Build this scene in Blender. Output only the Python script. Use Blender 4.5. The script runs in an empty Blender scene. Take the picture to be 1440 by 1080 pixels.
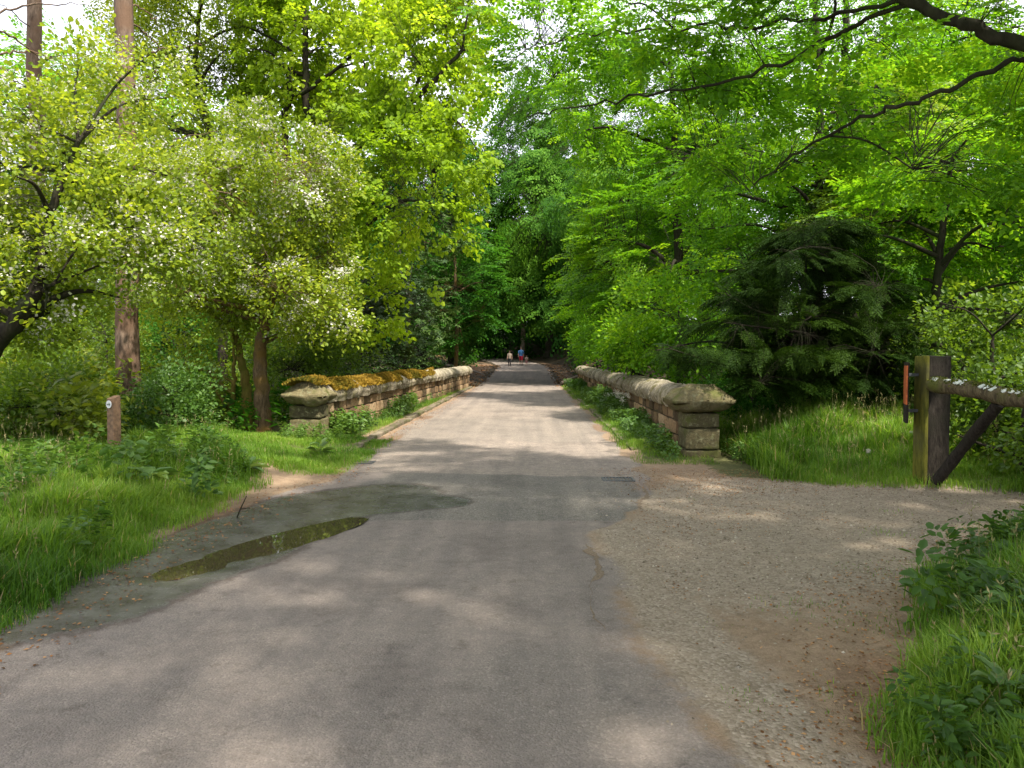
import bpy, math, random
import numpy as np
from mathutils import Vector, Matrix

R = math.radians
sc = bpy.context.scene
col = sc.collection

# ------------------------------------------------------------------ camera
CAM_H = 1.6
cam_d = bpy.data.cameras.new("camera")
cam_d.lens = 26.25
cam_d.sensor_width = 36.0
cam_d.clip_end = 2000
cam = bpy.data.objects.new("camera", cam_d)
cam.location = (0, 0, CAM_H)
cam.rotation_euler = (R(90 - 2.13), 0, R(1.42))
col.objects.link(cam)
sc.camera = cam

# ------------------------------------------------------------------ light
SUN_EL, SUN_AZ = 58.0, 138.0       # azimuth clockwise from +Y: the sun stands right of the road, a little behind
SUN_STR, SKY_STR, EXPO = 4.6, 0.15, 1.10
w = bpy.data.worlds.new("World")
sc.world = w
w.use_nodes = True
nt = w.node_tree
nt.nodes.clear()
sky = nt.nodes.new("ShaderNodeTexSky")
sky.sky_type = 'NISHITA'
sky.sun_disc = False
sky.sun_elevation = R(SUN_EL)
sky.sun_rotation = R(SUN_AZ)
sky.dust_density = 4.0
sky.air_density = 1.0
sky.ozone_density = 1.0
bg = nt.nodes.new("ShaderNodeBackground")
bg.inputs[1].default_value = SKY_STR
wo = nt.nodes.new("ShaderNodeOutputWorld")
wtc = nt.nodes.new("ShaderNodeTexCoord")
wn = nt.nodes.new("ShaderNodeTexNoise")
wn.inputs['Scale'].default_value = 2.2
wn.inputs['Detail'].default_value = 6
nt.links.new(wtc.outputs['Generated'], wn.inputs[0])
wr = nt.nodes.new("ShaderNodeValToRGB")
wr.color_ramp.elements[0].position = .32
wr.color_ramp.elements[0].color = (.55, .55, .55, 1)
wr.color_ramp.elements[1].position = .55
wr.color_ramp.elements[1].color = (.97, .97, .97, 1)
nt.links.new(wn.outputs[0], wr.inputs[0])
wm_ = nt.nodes.new("ShaderNodeMix")
wm_.data_type = 'RGBA'
nt.links.new(wr.outputs[0], wm_.inputs[0])
nt.links.new(sky.outputs[0], wm_.inputs[6])
wm_.inputs[7].default_value = (6.3, 6.4, 6.9, 1)          # thin bright cloud
nt.links.new(wm_.outputs[2], bg.inputs[0])
nt.links.new(bg.outputs[0], wo.inputs[0])

sun_d = bpy.data.lights.new("sun", 'SUN')
sun_d.energy = SUN_STR
sun_d.angle = R(1.6)
sun_d.color = (1.0, 0.93, 0.80)
sun = bpy.data.objects.new("sun", sun_d)
to_sun = Vector((math.sin(R(SUN_AZ)) * math.cos(R(SUN_EL)), math.cos(R(SUN_AZ)) * math.cos(R(SUN_EL)), math.sin(R(SUN_EL))))
sun.rotation_euler = to_sun.to_track_quat('Z', 'Y').to_euler()
sun.location = (20, -10, 40)
col.objects.link(sun)

sc.view_settings.view_transform = 'Standard'
sc.view_settings.look = 'None'
sc.view_settings.gamma = 1
sc.view_settings.exposure = EXPO
sc.render.engine = 'CYCLES'
sc.cycles.max_bounces = 7
sc.cycles.diffuse_bounces = 4
sc.cycles.glossy_bounces = 3
sc.cycles.transmission_bounces = 5
sc.cycles.caustics_reflective = False
sc.cycles.caustics_refractive = False
sc.cycles.sample_clamp_indirect = 6

# ------------------------------------------------------------------ helpers
F = 1050.0
_e = cam.rotation_euler.to_matrix()
CR = np.array(_e)


def W(px, py, Y):
    """a point of the place, found from where the photograph shows it and how far off (Y metres) it stands"""
    d = CR @ np.array([(px - 720) / F, -(py - 540) / F, -1.0])
    t = Y / d[1]
    return np.array([d[0] * t, Y, CAM_H + d[2] * t])


def sm(a, b, x):
    t = np.clip((np.asarray(x, float) - a) / (b - a), 0, 1)
    return t * t * (3 - 2 * t)


_nr = np.random.RandomState(5)
_K = _nr.normal(size=(14, 3))
_K /= np.linalg.norm(_K, axis=1)[:, None]
_K *= _nr.uniform(.7, 1.6, 14)[:, None]
_P = _nr.uniform(0, 6.28, 14)


def nz(p, f=1.0, seed=0):
    """smooth noise about -1..1"""
    p = np.atleast_2d(p) * f * 2.2
    a = np.zeros(len(p))
    for k in range(0, 14, 2):
        a += np.sin(p @ _K[k] + _P[k] + seed * 1.7 + 1.3 * np.sin(p @ _K[k + 1] + _P[k + 1] + seed))
    return a / 3.6


def nz2(x, y, f=1.0, seed=0):
    x = np.asarray(x, float)
    y = np.asarray(y, float)
    sh = np.broadcast(x, y).shape
    p = np.stack([np.broadcast_to(x, sh).ravel(), np.broadcast_to(y, sh).ravel(), np.full(int(np.prod(sh)) if sh else 1, seed * 3.1)], 1)
    return nz(p, f, seed).reshape(sh)


def make_mesh(name, parts, mat, parent=None, smooth=False, origin=None, mats=None):
    """parts: list of (V (n,3), F (m,k) int, v (n,) or None)"""
    vs, vv, li, ls, off, start, tot = [], [], [], [], 0, 0, 0
    for V, Fc, a in parts:
        if len(V) == 0:
            continue
        vs.append(V)
        vv.append(np.full(len(V), .5) if a is None else a)
        li.append((Fc + off).ravel())
        k = Fc.shape[1]
        ls.append(start + np.arange(len(Fc)) * k)
        start += len(Fc) * k
        tot += len(Fc)
        off += len(V)
    V = np.concatenate(vs).astype(np.float32)
    if origin is not None:
        V = V - np.asarray(origin, np.float32)
    li = np.concatenate(li).astype(np.int32)
    ls = np.concatenate(ls).astype(np.int32)
    me = bpy.data.meshes.new(name)
    me.vertices.add(len(V))
    me.vertices.foreach_set("co", V.ravel())
    me.loops.add(len(li))
    me.loops.foreach_set("vertex_index", li)
    me.polygons.add(tot)
    me.polygons.foreach_set("loop_start", ls)
    me.update(calc_edges=True)
    at = me.attributes.new("v", 'FLOAT', 'POINT')
    at.data.foreach_set("value", np.concatenate(vv).astype(np.float32))
    if smooth:
        me.polygons.foreach_set("use_smooth", np.ones(tot, bool))
    me.materials.append(mat)
    ob = bpy.data.objects.new(name, me)
    col.objects.link(ob)
    if parent is not None:
        ob.parent = parent
    return ob


def tag(o, label=None, cat=None, group=None, kind=None):
    if label:
        o["label"] = label
    if cat:
        o["category"] = cat
    if group:
        o["group"] = group
    if kind:
        o["kind"] = kind
    return o


def thing(name, label, cat, loc, group=None):
    o = bpy.data.objects.new(name, None)
    o.empty_display_size = .2
    o.location = tuple(float(c) for c in loc)
    col.objects.link(o)
    return tag(o, label, cat, group)


def tube(P, r, n=8, rng=None, rough=0.0, cap=True, twist=0.0):
    P = np.asarray(P, float)
    m = len(P)
    r = np.broadcast_to(np.asarray(r, float), (m,))
    T = np.gradient(P, axis=0)
    T /= np.linalg.norm(T, axis=1)[:, None] + 1e-9
    ref = np.array([0, 0, 1.0]) if abs(T[0][2]) < .9 else np.array([1.0, 0, 0])
    V = []
    N = np.cross(T[0], ref)
    N /= np.linalg.norm(N)
    for i in range(m):
        N = N - T[i] * (N @ T[i])
        N /= np.linalg.norm(N) + 1e-9
        B = np.cross(T[i], N)
        a = np.arange(n) / n * 2 * np.pi + twist * i
        rr = r[i] * (1 + (rough * rng.normal(size=n) if rough else 0))
        V.append(P[i] + (np.cos(a) * rr)[:, None] * N + (np.sin(a) * rr)[:, None] * B)
    V = np.concatenate(V)
    i = np.arange(m - 1)[:, None] * n
    j = np.arange(n)[None]
    Q = np.stack([i + j, i + (j + 1) % n, i + n + (j + 1) % n, i + n + j], -1).reshape(-1, 4)
    if cap:
        c0, c1 = len(V), len(V) + 1
        V = np.vstack([V, P[0], P[-1]])
        jj = np.arange(n)
        a = np.stack([jj, np.full(n, c0), np.full(n, c0), (jj + 1) % n], 1)
        b = np.stack([(m - 1) * n + jj, (m - 1) * n + (jj + 1) % n, np.full(n, c1), np.full(n, c1)], 1)
        # triangles as separate part would need k=3; return both
        return [(V, Q, None), (V, np.stack([a[:, 3], a[:, 0], a[:, 1]], 1), None), (V, b[:, :3], None)]
    return [(V, Q, None)]


def smooth_path(P, n):
    P = np.asarray(P, float)
    if len(P) == 2:
        t = np.linspace(0, 1, n)[:, None]
        return P[0] * (1 - t) + P[1] * t
    Q = np.vstack([2 * P[0] - P[1], P, 2 * P[-1] - P[-2]])
    out = []
    for t in np.linspace(0, len(P) - 1 - 1e-6, n):
        i = int(t)
        u = t - i
        p0, p1, p2, p3 = Q[i:i + 4]
        out.append(.5 * ((2 * p1) + (-p0 + p2) * u + (2 * p0 - 5 * p1 + 4 * p2 - p3) * u * u + (-p0 + 3 * p1 - 3 * p2 + p3) * u ** 3))
    return np.array(out)


def twigs(A, B, r0, rng, sag=.12, n=3):
    """many thin tapering branches from points A to points B at once"""
    S = len(A)
    M = 4
    t = np.linspace(0, 1, M)[None, :, None]
    d = B - A
    L = np.linalg.norm(d, axis=1)[:, None, None]
    bow = np.zeros((S, M, 3))
    bow[:, :, 2] = (np.sin(t * np.pi) * L * sag)[:, :, 0]
    bow += rng.normal(size=(S, M, 3)) * L * .035 * np.sin(t * np.pi)
    P = A[:, None] * (1 - t) + B[:, None] * t + bow
    T = d / (L[:, 0] + 1e-9)
    ref = np.where(np.abs(T[:, 2:3]) < .9, np.array([[0, 0, 1.0]]), np.array([[1.0, 0, 0]]))
    N = np.cross(T, ref)
    N /= np.linalg.norm(N, axis=1)[:, None] + 1e-9
    Bn = np.cross(T, N)
    a = np.arange(n) / n * 2 * np.pi
    ring = N[:, None, None] * np.cos(a)[None, None, :, None] + Bn[:, None, None] * np.sin(a)[None, None, :, None]
    rad = (np.asarray(r0).reshape(-1, 1) * np.array([1, .75, .5, .25])[None])[:, :, None, None]
    V = (P[:, :, None] + ring * rad).reshape(-1, 3)
    base = (np.arange(S) * M * n)[:, None, None]
    i = np.arange(M - 1)[None, :, None] * n
    j = np.arange(n)[None, None]
    Q = np.stack([base + i + j, base + i + (j + 1) % n, base + i + n + (j + 1) % n, base + i + n + j], -1).reshape(-1, 4)
    return (V, Q, None)


# ---- leaves: template sprays, x along the twig, z up
def basis(d, up):
    d = d / (np.linalg.norm(d, axis=-1, keepdims=True) + 1e-9)
    s = np.cross(up, d)
    s /= np.linalg.norm(s, axis=-1, keepdims=True) + 1e-9
    u = np.cross(d, s)
    return np.stack([d, s, u], -1)


LEAF6 = np.array([[0, 0, 0], [.3, .5, .06], [.72, .36, .05], [1, 0, -.08], [.72, -.36, .05], [.3, -.5, .06]])
F6 = np.array([[0, 1, 2, 3], [0, 3, 4, 5]])
LEAF4 = np.array([[0, 0, 0], [.45, .5, .07], [1, 0, -.06], [.45, -.5, .07]])
F4 = np.array([[0, 1, 2, 3]])


def leaves(pos, d, up, L, Wd, rng, hi=True):
    T, Fc = (LEAF6, F6) if hi else (LEAF4, F4)
    n = len(pos)
    M = basis(d, up)
    loc = T[None] * np.stack([L, Wd, L], 1)[:, None]
    V = np.einsum('nij,nkj->nki', M, loc) + pos[:, None]
    Q = (np.arange(n)[:, None, None] * len(T) + Fc[None]).reshape(-1, 4)
    v = np.repeat(rng.uniform(0, 1, n), len(T))
    return V.reshape(-1, 3), Q, v


def mk_spray(kind, rng, hi=True):
    if kind == 'beech':          # flat fans
        pts, dirs = [], []
        for s in range(7):
            t0 = .12 + s * .12
            side = 1 if s % 2 else -1
            Ls = .5 * (1 - .55 * s / 7)
            ang = side * R(rng.uniform(35, 55))
            dd = np.array([math.cos(ang), math.sin(ang), rng.uniform(-.15, .1)])
            for k in range(5):
                q = np.array([t0, 0, 0]) + dd * Ls * (k + .7) / 5
                q[2] -= .18 * (q[0] ** 2 + q[1] ** 2)
                a2 = ang + (1 if k % 2 else -1) * R(38)
                pts.append(q)
                dirs.append([math.cos(a2), math.sin(a2), rng.uniform(-.45, .05)])
        pts = np.array(pts)
        dirs = np.array(dirs)
        up = np.array([[0, 0, 1.0]]) + rng.normal(size=(len(pts), 3)) * .33
        L = rng.uniform(.11, .165, len(pts))
        return leaves(pts, dirs, up, L, L * .62, rng, hi)
    if kind == 'cluster':        # loose balls of small leaves
        n = 34
        pts = rng.normal(size=(n, 3)) * [.26, .24, .2] + [.45, 0, .02]
        dirs = pts - [.2, 0, -.1] + rng.normal(size=(n, 3)) * .25
        up = np.array([[0, 0, 1.0]]) + rng.normal(size=(n, 3)) * .6
        L = rng.uniform(.12, .19, n)
        return leaves(pts, dirs, up, L, L * .72, rng, hi)
    if kind == 'maple':          # hanging fresh leaves
        n = 30
        x = rng.uniform(.1, 1, n)
        pts = np.stack([x, rng.normal(size=n) * .2, -.1 * x + rng.normal(size=n) * .1], 1)
        dirs = np.stack([rng.normal(size=n) * .5 + .6, rng.normal(size=n) * .7, rng.uniform(-1.0, .1, n)], 1)
        up = np.array([[0, 0, 1.0]]) + rng.normal(size=(n, 3)) * .45
        L = rng.uniform(.15, .23, n)
        return leaves(pts, dirs, up, L, L * .85, rng, hi)
    if kind == 'droop':          # hanging beech curtains
        pts, dirs = [], []
        for s in range(6):
            y0 = (s - 2.5) * .13
            Ls = rng.uniform(.5, 1.0)
            for k in range(6):
                u = (k + .5) / 6 * Ls
                pts.append([u * .85, y0 * (.4 + u), -.45 * u * u + rng.normal() * .02])
                dirs.append([.8, (1 if k % 2 else -1) * .7, -.5 + rng.normal() * .2])
        pts = np.array(pts)
        dirs = np.array(dirs)
        up = np.array([[.25, 0, 1.0]]) + rng.normal(size=(len(pts), 3)) * .3
        L = rng.uniform(.12, .17, len(pts))
        return leaves(pts, dirs, up, L, L * .6, rng, hi)
    if kind == 'yew':            # feathery needle shoots
        pts, dirs, Ls = [], [], []
        for s in range(16):
            t0 = .05 + s * .055
            side = 1 if s % 2 else -1
            ang = side * R(rng.uniform(40, 62))
            Lt = .36 * (1 - .6 * s / 16)
            dd = np.array([math.cos(ang), math.sin(ang), -.12])
            for k in range(6):
                q = np.array([t0, 0, 0]) + dd * Lt * (k + .3) / 6
                q[2] -= .32 * (q[0] ** 2) + .1 * abs(q[1])
                for sg in (-1, 1):
                    a2 = ang + sg * R(50)
                    pts.append(q)
                    dirs.append([math.cos(a2), math.sin(a2), -.2])
                    Ls.append(rng.uniform(.06, .1))
        pts = np.array(pts)
        L = np.array(Ls)
        up = np.array([[0, 0, 1.0]]) + rng.normal(size=(len(pts), 3)) * .3
        return leaves(pts, np.array(dirs), up, L, L * .3, rng, False)
    if kind == 'rhodo':          # whorls of long leathery leaves
        pts, dirs = [], []
        for k in range(5):
            c = np.array([.3 + .6 * rng.uniform(), rng.normal() * .3, rng.normal() * .2])
            for j in range(7):
                a = j / 7 * 6.28 + rng.uniform(0, .5)
                pts.append(c)
                dirs.append([math.cos(a), math.sin(a), rng.uniform(-.5, .25)])
        pts = np.array(pts)
        up = np.array([[0, 0, 1.0]]) + rng.normal(size=(len(pts), 3)) * .2
        L = rng.uniform(.17, .26, len(pts))
        return leaves(pts, np.array(dirs), up, L, L * .36, rng, hi)
    if kind == 'flower':         # heads of small white petals
        n = 19
        pts = rng.normal(size=(n, 3)) * [.20, .20, .14] + [.45, 0, .12]
        dirs = rng.normal(size=(n, 3))
        up = np.array([[0, -.3, 1.0]]) + rng.normal(size=(n, 3)) * .5
        L = rng.uniform(.07, .13, n)
        return leaves(pts, dirs, up, L, L, rng, False)
    if kind == 'sapling':        # thin upright shoots with small leaves
        n = 44
        x = rng.uniform(.1, 1, n)
        a = rng.uniform(0, 6.28, n)
        pts = np.stack([x, np.cos(a) * .16, np.sin(a) * .16], 1)
        dirs = np.stack([rng.uniform(-.1, .8, n), np.cos(a), np.sin(a)], 1)
        up = np.array([[1.0, 0, 0]]) + rng.normal(size=(n, 3)) * .5
        L = rng.uniform(.09, .16, n)
        return leaves(pts, dirs, up, L, L * .6, rng, False)
    if kind == 'weed':           # cow parsley and nettle: leaves round an upright stem (x up the stem)
        n = 42
        x = rng.uniform(.15, 1, n)
        a = rng.uniform(0, 6.28, n)
        rr = .1 + .3 * (1.1 - x)
        pts = np.stack([x, np.cos(a) * rr * .5, np.sin(a) * rr * .5], 1)
        dirs = np.stack([rng.uniform(-.3, .5, n), np.cos(a), np.sin(a)], 1)
        up = np.array([[1.0, 0, 0]]) + rng.normal(size=(n, 3)) * .4
        L = rng.uniform(.13, .25, n)
        return leaves(pts, dirs, up, L, L * .5, rng, True)


SPR = {}


def spray(kind, hi=True):
    key = (kind, hi)
    if key not in SPR:
        rng = np.random.RandomState(abs(hash(kind)) % 1000 if False else sum(map(ord, kind)))
        SPR[key] = [mk_spray(kind, rng, hi) for _ in range(5)]
    return SPR[key]


def place(kind, pos, d, up, scale, rng, hi=True, v_amt=.45):
    tpl = spray(kind, hi)
    n = len(pos)
    which = rng.randint(0, len(tpl), n)
    M = basis(d, up)
    clump = np.clip(.5 + .5 * nz(pos, .45, 3) + rng.normal(size=n) * .12, 0, 1)
    out = []
    for k, (V, Q, v) in enumerate(tpl):
        m = which == k
        c = int(m.sum())
        if not c:
            continue
        X = np.einsum('nij,kj->nki', M[m] * scale[m][:, None, None], V) + pos[m][:, None]
        QQ = (np.arange(c)[:, None, None] * len(V) + Q[None]).reshape(-1, 4)
        vv = v[None] * v_amt + clump[m][:, None] * (1 - v_amt)
        out.append((X.reshape(-1, 3), QQ, vv.ravel()))
    return out


# ------------------------------------------------------------------ materials
def new_mat(name):
    m = bpy.data.materials.new(name)
    m.use_nodes = True
    m.node_tree.nodes.clear()
    return m, m.node_tree.nodes, m.node_tree.links


def ramp(N, stops):
    r = N.new("ShaderNodeValToRGB")
    el = r.color_ramp.elements
    while len(el) < len(stops):
        el.new(.5)
    for e, (p, c) in zip(el, stops):
        e.position = p
        e.color = (*c, 1)
    return r


def leaf_mat(name, dark, mid, light, trans, tf=.42, rough=.45, spec=.35, tip=None):
    m, N, L = new_mat(name)
    a = N.new("ShaderNodeAttribute")
    a.attribute_name = "v"
    r = ramp(N, [(0.05, dark), (.5, mid), (.92, light)] + ([(1.0, tip)] if tip else []))
    L.new(a.outputs['Fac'], r.inputs[0])
    p = N.new("ShaderNodeBsdfPrincipled")
    p.inputs['Roughness'].default_value = rough
    p.inputs['Specular IOR Level'].default_value = spec
    L.new(r.outputs[0], p.inputs['Base Color'])
    t = N.new("ShaderNodeBsdfTranslucent")
    mx = N.new("ShaderNodeMix")
    mx.data_type = 'RGBA'
    mx.blend_type = 'MULTIPLY'
    mx.inputs[0].default_value = 1
    L.new(r.outputs[0], mx.inputs[6])
    mx.inputs[7].default_value = (*trans, 1)
    L.new(mx.outputs[2], t.inputs['Color'])
    s = N.new("ShaderNodeMixShader")
    s.inputs[0].default_value = tf
    L.new(p.outputs[0], s.inputs[1])
    L.new(t.outputs[0], s.inputs[2])
    o = N.new("ShaderNodeOutputMaterial")
    L.new(s.outputs[0], o.inputs[0])
    return m


TR = (2.4, 2.1, .9)
LM = {
    'haw': leaf_mat("hawthorn_leaf", (.075, .125, .014), (.17, .25, .024), (.32, .39, .05), TR, .42, .5, .2),
    'maple': leaf_mat("maple_leaf", (.13, .23, .010), (.265, .395, .018), (.45, .55, .04), (1.5, 1.45, .7), .5, .5, .2),
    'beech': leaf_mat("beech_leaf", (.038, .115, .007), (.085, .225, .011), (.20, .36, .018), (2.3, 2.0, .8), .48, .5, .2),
    'beechd': leaf_mat("shade_beech_leaf", (.016, .065, .007), (.035, .12, .012), (.08, .20, .02), (1.8, 1.8, .8), .35, .6, .12),  # beech leaf colour darkened for trees standing in shade
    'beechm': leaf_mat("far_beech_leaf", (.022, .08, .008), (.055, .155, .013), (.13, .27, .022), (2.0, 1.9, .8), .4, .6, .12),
    'yew': leaf_mat("conifer_needle", (.006, .018, .002), (.013, .034, .003), (.036, .072, .006), (1.4, 1.4, .7), .15, .6, .08),
    'rhodo': leaf_mat("evergreen_leaf", (.016, .04, .008), (.035, .075, .014), (.07, .12, .022), (1.3, 1.3, .7), .15, .45, .22),
    'bush': leaf_mat("undergrowth_leaf", (.05, .10, .012), (.11, .195, .02), (.21, .31, .035), TR, .42),
    'grass': leaf_mat("grass_blade", (.04, .11, .012), (.11, .22, .022), (.23, .35, .05), (1.8, 1.7, .8), .4, .5, .22, (.40, .33, .18)),
    'weed': leaf_mat("weed_leaf", (.04, .095, .018), (.07, .15, .025), (.13, .22, .045), (1.8, 1.7, .8), .35, .45),
    'ylw': leaf_mat("yellow_green_leaf", (.09, .14, .015), (.16, .215, .025), (.28, .31, .04), TR, .4),
    'white': leaf_mat("blossom_petal", (.62, .60, .52), (.72, .70, .62), (.80, .78, .72), (1, 1, .95), .35),
    'moss': leaf_mat("moss_tuft", (.075, .085, .014), (.25, .165, .02), (.40, .26, .045), (1.3, 1.2, .8), .2, .8, .1),
    'litter': leaf_mat("fallen_leaf", (.10, .05, .02), (.25, .11, .04), (.42, .24, .11), (1, 1, 1), .1, .8, .1),
}


def bark_mat(name, c1, c2, c3, scale=9, bump=.6):
    m, N, L = new_mat(name)
    tc = N.new("ShaderNodeTexCoord")
    mp = N.new("ShaderNodeMapping")
    mp.inputs['Scale'].default_value = (1, 1, .28)
    L.new(tc.outputs['Object'], mp.inputs[0])
    n1 = N.new("ShaderNodeTexNoise")
    n1.inputs['Scale'].default_value = scale * 2.2
    n1.inputs['Detail'].default_value = 6
    n1.inputs['Roughness'].default_value = .7
    L.new(mp.outputs[0], n1.inputs[0])
    n2 = N.new("ShaderNodeTexNoise")
    n2.inputs['Scale'].default_value = scale * .22
    n2.inputs['Detail'].default_value = 3
    L.new(tc.outputs['Object'], n2.inputs[0])
    r1 = ramp(N, [(.35, c1), (.65, c2)])
    L.new(n1.outputs[0], r1.inputs[0])
    r2 = ramp(N, [(.45, (0, 0, 0)), (.62, (1, 1, 1))])
    L.new(n2.outputs[0], r2.inputs[0])
    mx = N.new("ShaderNodeMix")
    mx.data_type = 'RGBA'
    L.new(r2.outputs[0], mx.inputs[0])
    L.new(r1.outputs[0], mx.inputs[6])
    mx.inputs[7].default_value = (*c3, 1)
    p = N.new("ShaderNodeBsdfPrincipled")
    p.inputs['Roughness'].default_value = .85
    p.inputs['Specular IOR Level'].default_value = .15
    L.new(mx.outputs[2], p.inputs['Base Color'])
    b = N.new("ShaderNodeBump")
    b.inputs['Strength'].default_value = bump
    b.inputs['Distance'].default_value = .03
    L.new(n1.outputs[0], b.inputs['Height'])
    L.new(b.outputs[0], p.inputs['Normal'])
    o = N.new("ShaderNodeOutputMaterial")
    L.new(p.outputs[0], o.inputs[0])
    return m


BM = {
    'dark': bark_mat("dark_bark", (.012, .010, .007), (.042, .034, .024), (.025, .03, .012)),
    'pine': bark_mat("pine_bark", (.06, .04, .028), (.21, .15, .11), (.14, .085, .055), 7),
    'haw': bark_mat("hawthorn_bark", (.05, .035, .02), (.20, .14, .085), (.16, .10, .03), 10),
    'moss': bark_mat("mossy_bark", (.10, .08, .02), (.26, .19, .05), (.12, .12, .02), 12),
    'pale': bark_mat("pale_bark", (.20, .15, .12), (.42, .34, .28), (.25, .2, .15), 6),
    'beech': bark_mat("beech_bark", (.014, .012, .008), (.045, .04, .027), (.03, .036, .012), 5, .3),
}

# ------------------------------------------------------------------ terrain
_LY = np.array([0, 4, 5.5, 7.8, 8.9, 9.4, 10.4, 11.2, 13, 38, 400])
_LX = np.array([-2.9, -2.9, -2.98, -2.98, -2.9, -2.55, -2.55, -2.83, -2.86, -2.83, -2.83])
_RY = np.array([0, 2.9, 4.2, 6.8, 7.3, 9, 11.2, 400])
_RX = np.array([.85, .75, .55, .55, .95, 1.35, 1.53, 1.53])


def bend(y):
    y = np.asarray(y, float)
    return -np.clip(y - 66, 0, None) ** 2 * .012


def Ledge(y):
    return np.interp(y, _LY, _LX) + bend(y)


def Redge(y):
    return np.interp(y, _RY, _RX) + bend(y)


# the edge where tall grass begins: left bank, right bank, right foreground
def grassL(y):
    return np.interp(y, [0, 4.16, 4.7, 5.8, 6.6, 7.85, 8.9, 9.4, 9.9, 10.6, 11.5, 12.5], [-2.9, -2.98, -2.98, -3.16, -3.2, -3.2, -3.2, -3.3, -3.6, -4.1, -4.6, -5.0])


def hgt(x, y):
    x = np.asarray(x, float)
    y = np.asarray(y, float)
    z = .70 * sm(40, 72, y) + 1.2 * sm(68, 95, y) + .05 * np.clip(y - 88, 0, 300)
    xl = Ledge(y) - x
    near = 1 - sm(12.2, 14.5, y)
    z = z + near * (.20 * sm(.25, 1.6, xl) + .35 * sm(1.5, 8, xl))
    z = z + near * (.12 * sm(3.2, 5.5, x) * sm(7.6, 9.2, y) + .35 * sm(3.2, 4.6, x) * sm(9.2, 11.5, y))
    z = z + .10 * sm(0, .9, x - np.interp(y, [0, 2.9, 3.4, 3.9, 5, 5.8, 7.3, 8], [1.3, 1.35, 1.55, 2.1, 2.45, 3.4, 4.9, 7])) * (1 - sm(7.2, 7.9, y))
    # verge strips inside the parapets
    br = sm(11.5, 13, y) * (1 - sm(36, 39, y))
    z = z + br * .05 * (sm(.0, .25, xl) + sm(.1, .35, x - 1.53))
    # the ground falls to the stream outside the parapets
    val = sm(13.5, 19, y) * (1 - sm(33, 41, y))
    z = z - 2.2 * val * (sm(5.6, 9, -x) + sm(3.9, 7.5, x))
    # far banks
    far = sm(38, 44, y)
    z = z + far * (1.5 * sm(1.0, 9, Ledge(y) - x) + 2.4 * sm(.8, 7, x - Redge(y)))
    z = z + .04 * np.clip(np.abs(x) - 30, 0, 200)
    # puddle hollow in the near left of the road
    ax, ay, bx, by = -2.62, 5.4, -1.80, 7.1
    t = np.clip(((x - ax) * (bx - ax) + (y - ay) * (by - ay)) / ((bx - ax) ** 2 + (by - ay) ** 2), 0, 1)
    d = np.hypot(x - (ax + t * (bx - ax)), y - (ay + t * (by - ay)))
    d = d + .06 * nz2(x, y, 1.6, 4) + .05 * nz2(x, y, 4.5, 5) + .03 * nz2(x, y, 11, 6) - .05 * sm(5.6, 6.8, y)
    z = z - .028 * (1 - sm(.02, .33, d))
    d2 = np.hypot((x + 2.72) / .32, (y - 6.75) / .55) + .45 * nz2(x, y, 1.8, 9) + .25 * nz2(x, y, 5, 3)
    d3 = np.hypot((x + 2.0) / .34, (y - 8.2) / .5) + .25 * nz2(x, y, 2.5, 2)
    # small roughness
    off = np.clip(np.minimum(np.abs(x - Ledge(y)), 3), 0, 1)
    rough = .006 * nz2(x, y, 1.1, 1) + .02 * nz2(x, y, .5, 2) * (sm(.2, 1.2, xl) + sm(.2, 1.5, x - Redge(y)))
    return z + rough


def H(x, y):
    return float(hgt(np.array([x]), np.array([y]))[0])


xs = np.unique(np.round(np.concatenate([
    -np.geomspace(7, 160, 42), np.arange(-7, -3.2, .12), np.arange(-3.2, -1.2, .035), np.arange(-1.2, .2, .08), np.arange(.2, 3.6, .05),
    np.arange(3.6, 7, .12), np.geomspace(7, 160, 42)]), 4))
ys = [-14.0, -10, -7, -4, -2, -.5, .5, 1.2, 1.8]
y = 2.2
while y < 260:
    ys.append(y)
    y += max(.04, .011 * y if y < 14 else .016 * y)
ys = np.array(ys)
GX, GY = np.meshgrid(xs, ys)
GZ = hgt(GX, GY)


def seg_mask(x, y, pts, w):
    best = np.full(x.shape, 9e9)
    for (a, b) in zip(pts[:-1], pts[1:]):
        ax, ay = a
        bx, by = b
        t = np.clip(((x - ax) * (bx - ax) + (y - ay) * (by - ay)) / ((bx - ax) ** 2 + (by - ay) ** 2), 0, 1)
        best = np.minimum(best, np.hypot(x - (ax + t * (bx - ax)), y - (ay + t * (by - ay))))
    return 1 - sm(w * .4, w, best)


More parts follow.
